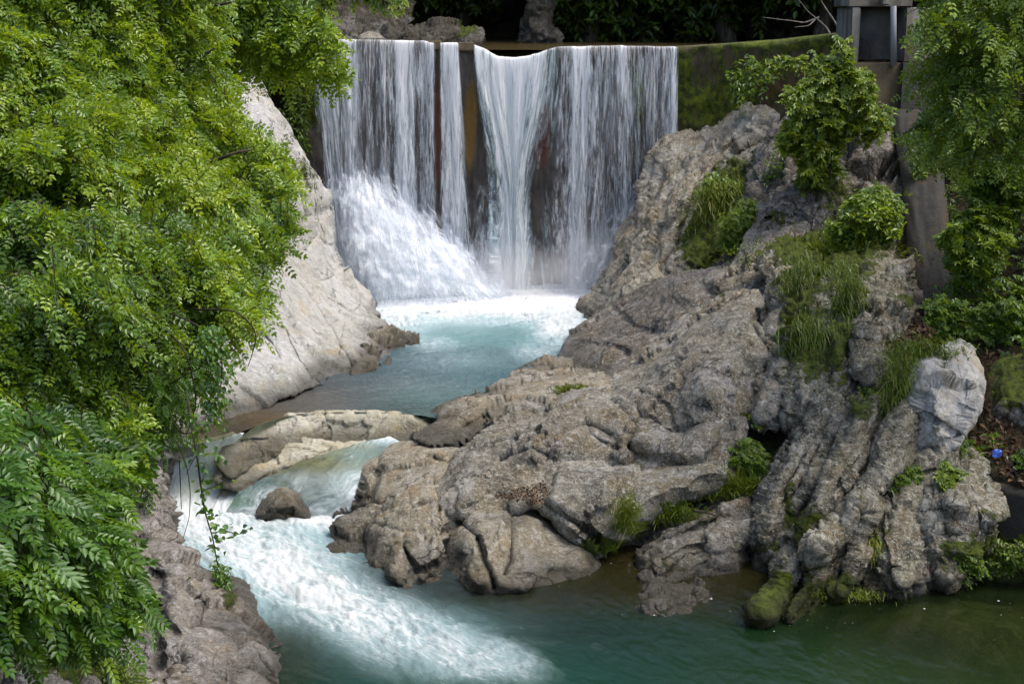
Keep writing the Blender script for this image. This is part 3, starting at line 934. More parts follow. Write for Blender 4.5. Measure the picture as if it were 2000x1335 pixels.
wf = thing('waterfall', 'wide white waterfall dropping over the weir into the turquoise pool', 'waterfall', at_y(960, 585, 44.4))
curtain('left_water_curtain', 603, 857, 0, 1.0, 1, 'fall', wf)
curtain('narrow_water_stream', 857, 924, .05, 1.0, 2, 'fall', wf)
curtain('notch_water_chute', 924, 1094, .12, 1.0, 3, 'fall_aqua', wf)
curtain('right_water_curtain', 1094, 1324, 0, 1.0, 4, 'fall', wf)
curtain('thin_back_water', 606, 1320, -.28, .62, 5, 'fall_thin', wf, dadd=.06)

def apron(name, poly, ctrl, src, dens, seed, bulge=.7, r=90, mat='spray'):
    pl = dense(poly, 7, 4, seed)
    U, V, d, q, e = patch_grid(pl, 3)
    f = tps(ctrl)
    x = np.clip(d / r, 0, 1)
    P = at_y(U, V, f(U, V) - bulge * np.sqrt(1 - (1 - x) ** 2))
    ang = np.arctan2(V - src[1], U - src[0]); rad = np.hypot(U - src[0], V - src[1])
    fl = np.c_[ang * 4.2, rad / F * 44]
    N = vnormals(P, q)
    n = .42 * fbm(np.c_[fl[:, 0] * 1.1, fl[:, 1] * .8, np.full(len(U), seed)], 4) + .16 * fbm(np.c_[fl[:, 0] * 6, fl[:, 1] * 2.2, np.full(len(U), seed + 1.)], 4)
    P = P + N * n[:, None]
    D = np.clip(dens(U, V) * np.clip(d / 60, 0, 1) ** .6 + .10 * pnoise(np.c_[U / 30, V / 30, np.full(len(U), seed)]), 0, 1.15)
    return obj(name, P, q, M[mat], wf, dict(flow=fl, cover=D, broken=np.full(len(U), .85)))
apron('left_spray_apron', [(640, 345), (690, 325), (745, 340), (795, 380), (850, 425), (905, 468), (950, 520), (985, 565), (975, 600), (730, 606), (700, 570), (672, 510), (648, 430)],
      [(680, 345, 44.5), (850, 430, 44.3), (655, 450, 43.4), (725, 590, 42.8), (975, 580, 43.9), (820, 520, 43.3)], (660, 180),
      lambda U, V: .88 + .18 * np.exp(-((V - 590) / 80) ** 2) - .28 * np.exp(-((U - 800 - (V - 500) * .35) / 26) ** 2 - ((V - 510) / 70) ** 2), 11)
apron('right_spray_apron', [(1330, 270), (1345, 300), (1300, 390), (1250, 480), (1200, 590), (1130, 600), (1060, 590), (1090, 540), (1140, 460), (1195, 385), (1245, 320), (1290, 285)],
      [(1320, 280, 44.6), (1260, 380, 44.0), (1190, 530, 43.0), (1100, 590, 43.4), (1140, 470, 44.2)], (1420, 60),
      lambda U, V: .42 + .45 * np.clip((U - (1330 - (V - 270) * .50)) / 45 + .6, 0, 1) * np.clip((V - 300) / 160, .3, 1), 12)

for k, (dy, seed) in enumerate(((.35, 15), (.7, 16))):
    apron('flying_spray', [(630, 380), (690, 310 - 14 * k), (760, 330), (830, 390), (890, 440), (950, 505), (1010, 570), (980, 606), (720, 610), (690, 575), (655, 510)],
          [(680, 345, 44.3 - dy), (850, 430, 44.0 - dy), (650, 450, 43.2 - dy), (725, 590, 42.7 - dy), (985, 580, 43.7 - dy), (820, 520, 43.1 - dy)], (640 + 60 * k, 150),
          lambda U, V: .50 + .22 * np.exp(-((V - 590) / 60) ** 2) + .15 * fbm(np.c_[U / 40, V / 40, np.full(len(U), seed)], 3), seed, r=120, mat='spray_thin')
def mist(name, u, v, Y, rx, ry, rz):
    c = at_y(u, v, Y)
    n, m = 28, 16
    th = np.linspace(0, 2 * np.pi, n, endpoint=False); ph = np.linspace(.04, np.pi - .04, m)
    V = np.array([(math.cos(a) * math.sin(b), math.sin(a) * math.sin(b), math.cos(b)) for b in ph for a in th])
    f = [(i * n + j, (i + 1) * n + j, (i + 1) * n + (j + 1) % n, i * n + (j + 1) % n) for i in range(m - 1) for j in range(n)]
    V = np.r_[V, [(0, 0, 1), (0, 0, -1)]]
    for j in range(0, n, 2):
        f.append((m * n, j, (j + 1) % n, (j + 2) % n)); f.append((m * n + 1, (m - 1) * n + (j + 2) % n, (m - 1) * n + (j + 1) % n, (m - 1) * n + j))
    o = obj(name, V, np.array(f), M['mist'], None, origin=np.zeros(3))
    o.location = c; o.scale = (rx, ry, rz)
    tag(o, kind='stuff')
mist('spray_mist', 940, 545, 43.6, 4.6, 1.5, 1.5)
mist('spray_mist', 740, 480, 43.4, 2.4, 1.3, 1.9)
mist('spray_mist', 1150, 520, 43.6, 1.9, 1.1, 1.6)
def foam_mound():
    pl = dense([(700, 592), (760, 560), (860, 552), (1000, 548), (1120, 548), (1185, 556), (1180, 606), (1100, 622), (900, 614), (760, 618)], 7, 3, 4)
    U, V, d, q, e = patch_grid(pl, 2.0)
    P = at_z(U, V, 1.36)
    n = fbm(np.c_[P[:, 0] * 1.6, P[:, 1] * 1.0, np.zeros(len(U))], 4) + .6 * fbm(np.c_[P[:, 0] * 5, P[:, 1] * 3, np.ones(len(U))], 4, .65)
    P = at_z(U, V, 1.38 + np.sqrt(np.clip(d / 30, 0, 1)) * (.16 + .09 * n))
    obj('boiling_foam', P, q, M['fall'], wf, dict(flow=np.c_[P[:, 0] * .9, P[:, 1] * .6], cover=np.clip(d / 14, 0, 1) * 1.3, broken=np.ones(len(U))))
foam_mound()

# ------------------------------------------------------------------ tower and pillar on the right
tw = thing('gate_tower', 'grey concrete gate tower with dark opening beside the mossy wall', 'tower', at_y(1720, 240, 42.3))
def slab(name, u0, v0, u1, v1, Y, depth, mat='concrete', moss=0., rust=0., ochre=0., bev=.03, sub=True):
    a = at_y(u0, v0, Y); b = at_y(u1, v1, Y)
    vb, fb = box(a[0], b[0], Y, Y + depth, b[2], a[2], bev)
    return obj(name, vb, fb, M[mat], tw, dict(moss=np.full(len(vb), moss), rust=np.full(len(vb), rust), ochre=np.full(len(vb), ochre)))
slab('lintel', 1662, -90, 1782, 14, 41.8, 1.9, moss=.05)
slab('left_jamb', 1664, 14.5, 1676, 122, 41.8, 1.9, moss=.35)
slab('side_panel', 1676.5, 14.5, 1745, 118, 42.5, 1.0)
slab('recess_back', 1745.5, 14.5, 1770, 120, 43.3, .3, 'weir')
slab('right_jamb', 1770.5, 14.5, 1835, 122, 41.8, 1.9, moss=.1)
slab('base_wall', 1664, 122.5, 1762, 260, 41.8, 1.9, 'wing', moss=.18, rust=.15, ochre=.1)
slab('base_pier', 1762.5, 122.5, 1835, 330, 41.6, 2.1, 'pillar', moss=.05)
slab('small_fitting', 1724, -14, 1738, 10, 41.62, .16, 'concrete')
p = at_y(np.array([1745., 1745.]), np.array([12., 128.]), 41.7)
v, f = tube(p, .09, 10)
obj('steel_post', v, f, M['metal'], tw)

def pillar():
    """buttress running from the tower down the slope towards the viewer"""
    fr = [(1742, 225), (1762, 215), (1832, 225), (1850, 420), (1862, 640), (1800, 660), (1776, 520), (1764, 360)]
    v, f, at = relief(fr, [(1745, 230, 39.6), (1830, 230, 39.2), (1856, 640, 30.9), (1800, 650, 31.3), (1800, 400, 35.2)], step=4, jit=1.0, bulge=.25, r=14, thick=1.6, amp=.03, facet=None, bank=False,
                      strata=(math.radians(84), 22, .05), moss=[(1785, 560, 14, .6), (1770, 380, 10, .5)])
    at2 = dict(moss=at['moss'], rust=np.zeros(len(v)), ochre=np.zeros(len(v)))
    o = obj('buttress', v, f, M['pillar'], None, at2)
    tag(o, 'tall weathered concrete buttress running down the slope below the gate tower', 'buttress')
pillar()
def low_wall():
    v, f, at = relief([(1918, 948), (1930, 936), (2000, 955), (2120, 985), (2140, 1075), (2000, 1068), (1950, 1062), (1932, 1010)],
                      [(1925, 945, 25.6), (2100, 985, 24.6), (2100, 1070, 24.3), (1940, 1060, 25.3)], step=4, jit=1., bulge=.15, r=12, thick=.7, amp=.02, facet=None, bank=False, moss=[(1990, 1060, (70, 14), .5)])
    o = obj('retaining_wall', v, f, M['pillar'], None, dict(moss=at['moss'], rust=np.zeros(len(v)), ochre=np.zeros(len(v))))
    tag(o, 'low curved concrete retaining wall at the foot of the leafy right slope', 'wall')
low_wall()

# ------------------------------------------------------------------ gorge behind the weir
def struct_relief(name, mat, poly, ctrl, kind='structure', **kw):
    v, f, at = relief(poly, ctrl, **kw)
    o = obj(name, v, f, M[mat], None, at)
    return tag(o, kind=kind)
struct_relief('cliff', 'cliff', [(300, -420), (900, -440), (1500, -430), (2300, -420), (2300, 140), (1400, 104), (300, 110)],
              [(300, 90, 58), (1000, 80, 66), (1700, 80, 56), (1000, -400, 58), (300, -400, 52), (2000, -400, 50)], step=9, jit=6, seed=3, bulge=.5, r=40, thick=4, amp=.8, fs=3, facet=(4, .7), bank=False,  # upper part leans forward out of view, shaped to shade the gorge
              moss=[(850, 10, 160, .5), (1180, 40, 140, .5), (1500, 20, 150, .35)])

# ------------------------------------------------------------------ rocks beyond the weir
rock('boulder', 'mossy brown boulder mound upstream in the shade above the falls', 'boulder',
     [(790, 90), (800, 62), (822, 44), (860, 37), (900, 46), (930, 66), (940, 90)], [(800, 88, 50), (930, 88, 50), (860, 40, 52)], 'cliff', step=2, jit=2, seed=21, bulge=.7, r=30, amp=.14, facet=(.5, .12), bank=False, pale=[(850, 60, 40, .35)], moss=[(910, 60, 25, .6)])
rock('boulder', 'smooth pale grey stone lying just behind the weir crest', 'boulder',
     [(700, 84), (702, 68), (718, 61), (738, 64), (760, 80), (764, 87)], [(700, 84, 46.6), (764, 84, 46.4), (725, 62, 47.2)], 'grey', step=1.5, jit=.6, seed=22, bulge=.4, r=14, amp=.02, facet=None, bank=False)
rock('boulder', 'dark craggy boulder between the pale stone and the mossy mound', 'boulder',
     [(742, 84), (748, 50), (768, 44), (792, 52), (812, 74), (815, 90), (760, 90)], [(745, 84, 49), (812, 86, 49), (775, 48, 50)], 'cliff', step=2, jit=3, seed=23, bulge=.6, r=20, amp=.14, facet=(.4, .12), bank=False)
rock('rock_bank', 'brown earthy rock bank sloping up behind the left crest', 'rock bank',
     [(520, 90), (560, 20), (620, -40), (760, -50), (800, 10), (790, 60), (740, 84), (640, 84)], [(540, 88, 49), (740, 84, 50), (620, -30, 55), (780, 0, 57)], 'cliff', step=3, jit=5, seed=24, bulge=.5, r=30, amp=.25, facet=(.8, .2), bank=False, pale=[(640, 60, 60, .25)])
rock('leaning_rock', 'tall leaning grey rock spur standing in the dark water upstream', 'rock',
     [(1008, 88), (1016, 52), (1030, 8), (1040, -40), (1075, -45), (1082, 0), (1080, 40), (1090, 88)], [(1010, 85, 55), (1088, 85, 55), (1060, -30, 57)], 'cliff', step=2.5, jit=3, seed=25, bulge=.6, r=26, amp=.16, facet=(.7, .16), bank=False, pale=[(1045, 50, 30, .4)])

# ------------------------------------------------------------------ left bank
rock('limestone_slope', 'big pale limestone face sloping into the pool on the left bank', 'rock face',
     [(440, 140), (465, 122), (486, 128), (512, 168), (540, 215), (570, 262), (596, 300), (620, 342), (648, 380), (656, 430), (660, 490), (684, 545), (718, 582), (738, 612), (752, 640), (764, 668),
      (760, 700), (735, 722), (690, 735), (620, 752), (560, 772), (505, 803), (450, 838), (390, 880), (300, 900), (230, 880), (200, 700), (260, 420), (380, 220)],
     [(600, 752, 32.6), (764, 690, 36.3), (545, 782, 31.3), (400, 868, 29.0), (600, 340, 41.4), (470, 130, 42.6), (656, 440, 42.6), (720, 590, 41.2), (450, 500, 36.5), (560, 560, 37.3), (250, 700, 30), (300, 400, 36.5)],
     'pale', ridges=[([(540, 230), (585, 340), (600, 440), (580, 545), (640, 630), (700, 720)], .45, 110, 90), ([(480, 180), (500, 320), (520, 480), (540, 620), (560, 740)], .35, 90, 90)], step=2.6, jit=4, seed=31, bulge=.5, r=60, thick=2, amp=0.044, fs=1.2, facet=(2.40, 0.085), beds=(.62, -.35, -.6), level=1.4, bank=False,
     cracks=[([(575, 545), (600, 580), (640, 640), (665, 680), (690, 720)], 3.5, .16), ([(600, 560), (640, 545), (665, 520)], 3, .10), ([(640, 640), (690, 610), (735, 620)], 3.5, .12), ([(560, 640), (575, 680), (600, 720)], 3, .12),
             ([(500, 640), (530, 660), (545, 700)], 4, .18), ([(590, 500), (620, 430), (650, 400)], 6, .25), ([(560, 300), (575, 340), (590, 420), (560, 500)], 7, .3), ([(615, 470), (655, 480)], 4, .18), ([(700, 600), (670, 640), (660, 700)], 3, .1)],
     lumps=[(590, 380, (30, 70), .5), (520, 230, (30, 60), .3), (700, 650, 40, .3)], moss=[(600, 330, (36, 50), .42), (620, 400, (30, 40), .30), (560, 270, (24, 30), .35), (744, 620, 14, .4)],
     ochre=[(620, 390, (40, 60), .35), (430, 830, (90, 26), .5), (520, 806, (40, 10), .6)], stain=[(625, 420, (40, 60), .32), (655, 540, (14, 60), .3)], pale=[(580, 680, (130, 80), .35), (480, 700, 100, .35)])
rock('rock_toe', 'low brown knuckle of rock jutting into the pool below the pale face', 'rock',
     [(700, 662), (722, 640), (745, 640), (770, 652), (794, 660), (802, 668), (780, 684), (745, 692), (715, 700), (690, 690)], [(700, 690, 35.8), (795, 668, 37.2), (735, 645, 37.6)], 'tan', step=2, jit=3, seed=32, bulge=.5, r=22, thick=.8, amp=.09, facet=(.4, .12), level=1.4, bank=False, stain=[(770, 672, (30, 10), .5)])
rock('rock_toe', 'small wedge of yellowish rock at the waterline left of the pool', 'rock',
     [(690, 706), (712, 684), (735, 690), (755, 708), (750, 720), (715, 730), (690, 735)], [(690, 732, 33.7), (755, 714, 34.7), (715, 688, 35.3)], 'tan', step=2, jit=2, seed=33, bulge=.4, r=18, thick=.6, amp=.05, facet=(.4, .08), level=1.4, bank=False)
rock('rock_wall', 'broken grey rock column above the rapids under the hanging leaves', 'rock',
     [(190, 860), (230, 800), (300, 790), (345, 815), (356, 850), (346, 905), (330, 960), (322, 1012), (348, 1050), (300, 1090), (210, 1080), (170, 980)],
     [(345, 860, 28.6), (325, 1010, 27.0), (200, 1000, 24.5), (250, 820, 28), (300, 1080, 25)], 'lav', step=2.6, jit=4, seed=34, bulge=.8, r=60, thick=1.5, amp=.14, facet=(.5, .16), level=0, bank=False, pale=[(290, 930, 80, .25)], moss=[(270, 960, 40, .35), (320, 830, 30, .3)],
     cracks=[([(280, 880), (310, 920), (300, 970)], 5, .2), ([(240, 900), (270, 960)], 5, .2)])
rock('rock_shoulder', 'grey brown shoulder of rock sloping to the rapids at lower left', 'rock',
     [(200, 1060), (240, 1020), (290, 1005), (322, 1012), (346, 1046), (386, 1062), (402, 1088), (440, 1106), (492, 1142), (526, 1192), (549, 1226), (556, 1262), (545, 1300), (552, 1350), (555, 1420), (300, 1440), (150, 1400), (140, 1200)],
     [(345, 1046, 26.0), (440, 1106, 24.6), (545, 1225, 22.0), (545, 1330, 20.3), (200, 1100, 23.5), (300, 1200, 21.6), (200, 1380, 18.6), (420, 1300, 20.4), (400, 1180, 22.5)],
     'lav', ridges=[([(330, 1030), (342, 1110), (346, 1190), (330, 1250)], .4, 60, 50), ([(400, 1100), (450, 1140), (500, 1190), (530, 1250)], .3, 26, 90)], step=2.8, jit=3.5, seed=35, bulge=.7, r=55, thick=2, amp=0.055, facet=(1.35, 0.085), level=0, bank=False,
     cracks=[([(300, 1100), (318, 1150), (315, 1200), (340, 1235)], 9, .35), ([(395, 1150), (390, 1190), (380, 1225)], 4, .18), ([(310, 1190), (300, 1230), (310, 1290)], 8, .4)],
     lumps=[(370, 1110, (60, 40), .2), (285, 1170, (26, 50), -.35)], pale=[(345, 1180, (30, 60), .3), (470, 1150, (50, 26), .25), (250, 1060, 60, .2)], moss=[(430, 1130, (24, 34), .55), (450, 1170, (20, 24), .5), (365, 1135, (20, 10), .45)], stain=[(290, 1170, (20, 50), .5), (420, 1140, (50, 20), .25)])
rock('boulder', 'rounded brown boulder at the bottom left edge of the rapids', 'boulder',
     [(322, 1300), (330, 1258), (350, 1234), (396, 1224), (438, 1236), (488, 1272), (536, 1312), (548, 1350), (540, 1420), (400, 1440), (330, 1400)],
     [(340, 1330, 19.6), (540, 1340, 19.8), (395, 1230, 21.0), (430, 1400, 18.6)], 'lav', ridges=[([(350, 1250), (400, 1238), (450, 1262), (520, 1320)], .22, 18, 70)], step=2.6, jit=2.5, seed=36, bulge=.8, r=80, thick=1.2, amp=.07, facet=(.8, .06), level=0, bank=False, pale=[(400, 1240, (60, 10), .4), (500, 1290, (30, 16), .3)], stain=[(340, 1300, (14, 40), .4)],
     cracks=[([(440, 1245), (480, 1300), (525, 1330)], 3, .06)])
rock('earthy_rock', 'earth stained rock under the ferny leaves in the bottom left corner', 'rock',
     [(-120, 1240), (0, 1235), (80, 1228), (160, 1250), (240, 1270), (300, 1300), (330, 1350), (330, 1440), (-120, 1440)],
     [(0, 1250, 17.8), (300, 1310, 19.0), (100, 1400, 16.6), (-100, 1400, 16)], 'lav', step=3, jit=5, seed=37, bulge=.6, r=50, thick=1.5, amp=.12, facet=(.6, .14), bank=False, moss=[(100, 1300, 60, .5), (200, 1300, 50, .55), (240, 1330, 40, .5)], ochre=[(130, 1260, 40, .6), (60, 1330, 60, .4)])

# ------------------------------------------------------------------ ledges of the cascade
rock('ledge', 'pale cream ledge the pool spills over at the top of the cascade', 'rock ledge',
     [(425, 905), (438, 876), (500, 830), (558, 812), (640, 803), (768, 803), (812, 810), (840, 830), (820, 872), (720, 880), (640, 888), (560, 898), (500, 910), (450, 930)],
     [(500, 830, 29.9), (640, 804, 30.5), (810, 810, 30.3), (640, 862, 29.85), (500, 892, 28.9), (780, 858, 29.9)], 'cream', step=2, jit=1.5, seed=41, bulge=.10, r=12, thick=2, amp=.035, facet=(.5, .04), level=.85, bank=False, pale=[(600, 830, (160, 30), .55)], ochre=[(620, 850, (60, 20), .35)], moss=[(700, 822, (60, 16), .2)],
     cracks=[([(634, 805), (638, 840), (640, 860)], 3, .16), ([(560, 815), (580, 840)], 3, .1), ([(470, 862), (520, 858)], 3, .1)])
rock('ledge', 'yellowish lower ledge rock left of the smooth green chute', 'rock ledge',
     [(418, 934), (424, 898), (440, 872), (500, 862), (560, 858), (640, 860), (690, 866), (660, 884), (610, 902), (556, 924), (510, 944), (470, 962), (436, 956)],
     [(430, 900, 28.9), (680, 866, 29.75), (500, 866, 29.5), (480, 945, 28.4), (600, 900, 28.95)], 'cream', step=2, jit=2, seed=42, bulge=.2, r=16, thick=1.2, amp=.035, facet=(.4, .04), level=.3, bank=False, ochre=[(490, 895, (60, 20), .5)], pale=[(470, 905, 30, .4)])
rock('boulder', 'small round brown rock in the cascade with water veiling over it', 'boulder',
     [(504, 1014), (508, 986), (514, 964), (525, 947), (541, 936), (558, 932), (576, 937), (589, 952), (597, 974), (602, 1014)], [(514, 1000, 27.6), (596, 1000, 27.6), (555, 936, 28.4)], 'tan', step=1.6, jit=1.0, seed=43, bulge=.5, r=34, thick=.6, amp=.035, facet=(.4, .025), level=.1, bank=False, ochre=[(560, 970, 26, .5)])
struct_relief('cascade_bedrock', 'cream', [(400, 1020), (430, 960), (500, 925), (600, 880), (700, 862), (800, 850), (840, 860), (800, 900), (740, 960), (720, 1030)],
              [(800, 860, 30.2), (600, 895, 29.4), (480, 950, 28.7), (690, 940, 28.5), (690, 1010, 28.0), (520, 1010, 28.0)], step=4, jit=2, seed=44, bulge=.1, r=20, thick=1.5, amp=.06, facet=(.5, .06), bank=False)

cs = thing('cascade', 'low stepped cascade of smooth green and white water between pale ledges', 'cascade', at_z(560, 1000, 0))
def cas(name, poly, zc, foamf, body, deepf, seed, step=2.2, off=.05, amp=.04, ang=-120):
    pl = dense(poly, 6, 1.5, seed)
    U, V, d, q, e = patch_grid(pl, step)
    f = tps([(u, v, YZ(u, v, z) - off) for u, v, z in zc])
    Y = f(U, V) - .10 * np.sqrt(np.clip(d / 14, 0, 1))
    P = at_y(U, V, Y)
    a = math.radians(ang)
    s = (U * math.cos(a) - V * math.sin(a)) / 95; t = (U * math.sin(a) + V * math.cos(a)) / 95
    s2, t2 = s + .25 * fbm(np.c_[U / 60, V / 60, np.zeros(len(U))], 2), t + .25 * fbm(np.c_[U / 60, V / 60, np.ones(len(U))], 2)
    N = vnormals(P, q)
    P = P + N * (amp * (fbm(np.c_[s2 * 1.2, t2 * 4.5, np.full(len(U), seed)], 4) * 1.6 + fbm(np.c_[s2 * 6, t2 * 9, np.full(len(U), seed)], 3) * .6))[:, None]
    fo = foamf(U, V)
    return obj(name, P, q, M['water'], cs, dict(flow=np.c_[s2, t2], foam=fo, body=gauss_mix(U, V, body[:-1], body[-1]), deep=np.clip(deepf(U, V), 0, 1), chop=np.clip(.45 + .6 * fo, 0, 1)))
cas('green_chute', [(466, 962), (510, 936), (560, 914), (622, 888), (690, 868), (752, 854), (815, 826), (818, 848), (790, 876), (745, 893), (712, 910), (706, 960), (700, 1010), (600, 1012), (500, 1012), (440, 1000)],
    [(812, 832, 1.0), (760, 858, .95), (610, 886, .82), (480, 952, .42), (700, 920, .72), (560, 940, .58), (640, 945, .58), (700, 1003, -.03), (600, 1003, -.03), (480, 1003, -.03)],
    lambda U, V: np.clip(.36 + 1.2 * np.exp(-((U - 770) / 60) ** 2 - ((V - 838) / 20) ** 2) + .7 * np.exp(-((V - 1006) / 14) ** 2) + .42 * np.exp(-((U - 690) / 22) ** 2 - ((V - 950) / 34) ** 2)
                         + .45 * np.exp(-((U - 515) / 30) ** 2 - ((V - 975) / 30) ** 2) + .28 * np.exp(-((U - 640) / 60) ** 2 - ((V - 975) / 24) ** 2) + .22 * fbm(np.c_[(U * .8 + V * .6) / 16, (U * .6 - V * .8) / 90, np.zeros(len(U))], 4) - .2 * np.exp(-((U - 600) / 70) ** 2 - ((V - 905) / 20) ** 2), 0, 1.2),
    [(600, 900, 80, 18, (.15, .16, .07)), (720, 885, 60, 14, (.15, .22, .20)), (640, 960, 70, 28, (.30, .34, .33)), (500, 960, 50, 20, (.10, .20, .17)), (770, 840, 40, 20, (.5, .65, .68)), (.16, .2, .16)],
    lambda U, V: .46 + .35 * np.exp(-((U - 690) / 60) ** 2 - ((V - 940) / 40) ** 2) + .4 * np.exp(-((U - 770) / 60) ** 2 - ((V - 840) / 22) ** 2) - .3 * np.exp(-((U - 556) / 26) ** 2 - ((V - 965) / 28) ** 2), 51, ang=-150)
cas('white_side_chute', [(345, 880), (362, 862), (400, 855), (452, 847), (478, 845), (468, 860), (440, 872), (425, 892), (424, 930), (446, 946), (486, 948), (470, 985), (430, 1016), (300, 1020), (318, 960), (334, 920)],
    [(470, 846, 1.34), (400, 857, 1.24), (360, 875, .95), (430, 885, .8), (380, 905, .5), (350, 940, .2), (440, 950, .2), (340, 1005, -.02), (440, 1005, -.02)],
    lambda U, V: np.clip(1.12 + .1 * np.exp(-((V - 865) / 22) ** 2) - .5 * np.exp(-((U - 395) / 40) ** 2 - ((V - 925) / 14) ** 2) - .6 * np.exp(-((U - 465) / 26) ** 2 - ((V - 958) / 22) ** 2), 0, 1.2),
    [(400, 900, 60, 40, (.55, .66, .67)), (470, 960, 30, 24, (.10, .22, .20)), (.3, .42, .42)], lambda U, V: np.full(len(U), .9), 52, amp=.07)

# ------------------------------------------------------------------ right bank, back to front
rad = math.radians
rock('slab', 'long ribbed pale slab leaning beside the right edge of the waterfall', 'rock slab',
     [(1284, 300), (1306, 274), (1330, 270), (1372, 262), (1402, 248), (1432, 226), (1462, 216), (1502, 220), (1518, 232), (1500, 262), (1440, 300), (1392, 340), (1362, 400), (1340, 460), (1316, 520), (1300, 560), (1250, 610), (1190, 660), (1142, 660),
      (1140, 618), (1136, 602), (1164, 572), (1192, 520), (1212, 456), (1236, 405), (1252, 382), (1272, 330)],
     [(1145, 620, 40.4), (1165, 572, 42.2), (1215, 450, 43.2), (1290, 290, 44.5), (1480, 222, 44.1), (1400, 330, 42.6), (1310, 520, 39.6), (1290, 420, 41.9), (1220, 570, 39.6)],
     'slab', ridges=[([(1480, 226), (1400, 300), (1340, 400), (1290, 510), (1220, 610)], .4, 60, 40), ([(1320, 285), (1270, 390), (1220, 490), (1170, 590)], .35, 24, 60)], step=2.6, jit=4, seed=61, bulge=.55, r=45, thick=1.6, amp=.12, facet=(.7, .10), strata=(rad(-55), 22, .16), level=1.4, pale=[(1460, 250, (50, 40), .5), (1350, 320, (60, 50), .35), (1310, 500, (20, 50), .45)], ochre=[(1230, 500, (60, 80), .30)], stain=[(1290, 320, (16, 40), .4), (1210, 540, (50, 40), .2)],
     moss=[(1350, 390, (30, 50), .3)], cracks=[([(1370, 340), (1340, 420), (1310, 500), (1260, 590)], 5, .3)])
rock('mossy_slope', 'moss and weed covered rock slope between pale slab and grey crag', 'rock slope',
     [(1292, 540), (1312, 490), (1340, 430), (1366, 360), (1400, 310), (1470, 260), (1520, 235), (1580, 240), (1580, 300), (1500, 330), (1490, 400), (1480, 470), (1440, 520), (1400, 545), (1340, 548)],
     [(1300, 535, 39.3), (1450, 300, 42.6), (1420, 510, 38.6), (1500, 260, 43.3), (1560, 290, 41.5), (1380, 400, 40.8)], 'slab', mossbase=.14, step=3, jit=4, seed=62, bulge=.35, r=40, thick=1.4, amp=.16, facet=(.6, .12), strata=(rad(-60), 26, .12),
     moss=[(1370, 450, (50, 90), .75), (1440, 380, (50, 80), .5), (1420, 470, (40, 50), .5), (1520, 280, 50, .25)], ochre=[(1440, 350, (40, 60), .35), (1500, 290, (40, 30), .35)])
rock('crag', 'tall grey columned crag below the gate tower', 'crag',
     [(1478, 460), (1476, 380), (1482, 310), (1510, 250), (1560, 235), (1640, 232), (1700, 236), (1752, 240), (1762, 320), (1772, 420), (1790, 520), (1740, 560), (1640, 500), (1600, 470), (1540, 490), (1500, 500)],
     [(1490, 470, 37.4), (1490, 310, 41.0), (1740, 250, 40.5), (1760, 500, 34.5), (1620, 480, 36.0), (1620, 340, 39.0)], 'dark', mossbase=.24, step=3, jit=5, seed=63, bulge=.6, r=40, thick=1.6, amp=.2, facet=(.9, .2), strata=(rad(-72), 40, .35),
     pale=[(1500, 410, (22, 60), .45), (1560, 380, (20, 80), .3), (1700, 300, (16, 50), .5), (1590, 320, (20, 40), .3)], moss=[(1560, 300, (50, 40), .35), (1640, 400, (40, 60), .3), (1540, 460, (30, 20), .35)], stain=[(1650, 320, (50, 70), .3)], cracks=[([(1540, 300), (1530, 380), (1520, 450)], 9, .5), ([(1610, 300), (1590, 380), (1560, 430)], 9, .5), ([(1680, 280), (1670, 380)], 8, .4)])
rock('ridge', 'lavender grey rock ridge climbing from the dark domes to the crag', 'rock ridge',
     [(1376, 556), (1390, 535), (1418, 520), (1448, 498), (1466, 470), (1500, 452), (1540, 432), (1572, 402), (1604, 392), (1622, 420), (1590, 452), (1552, 470), (1520, 490), (1500, 530), (1498, 580), (1450, 590), (1400, 590)],
     [(1390, 560, 35.0), (1460, 480, 36.3), (1590, 405, 38.2), (1490, 570, 33.2), (1560, 465, 36.3)], 'grey', ridges=[([(1390, 545), (1450, 515), (1500, 470), (1590, 405)], .35, 20, 60)], step=2.6, jit=3, seed=64, bulge=.5, r=34, thick=1.2, amp=.10, facet=(.6, .09), strata=(rad(-40), 24, .12), pale=[(1540, 450, (50, 26), .35), (1430, 520, (30, 14), .25)], stain=[(1400, 570, (30, 10), .5)])
rock('dome', 'dark brown dome of rock at the edge of the foaming pool', 'boulder',
     [(1084, 700), (1096, 676), (1112, 652), (1150, 620), (1190, 592), (1240, 562), (1288, 540), (1350, 531), (1408, 522), (1424, 545), (1392, 580), (1350, 620), (1320, 660), (1290, 720), (1200, 740), (1120, 728)],
     [(1095, 690, 35.6), (1150, 622, 38.6), (1290, 545, 37.4), (1405, 527, 36.0), (1250, 700, 33.2), (1150, 715, 34.2), (1340, 600, 34.4)], 'dark', ridges=[([(1106, 676), (1160, 642), (1230, 602), (1300, 562), (1410, 540)], .45, 34, 90), ([(1180, 650), (1200, 690), (1190, 730)], .2, 50, 50)], step=2.6, jit=3, seed=65, bulge=.8, r=70, thick=1.4, amp=0.050, facet=(1.20, 0.068), level=1.4, rim=.22, ochre=[(1220, 640, (60, 40), .25)], pale=[(1110, 670, (20, 20), .35), (1360, 545, (50, 12), .2)],
     cracks=[([(1120, 690), (1150, 672), (1190, 670), (1225, 690)], 5, .22), ([(1195, 600), (1240, 640), (1290, 650)], 6, .2), ([(1290, 545), (1240, 580), (1200, 600)], 4, .12)])
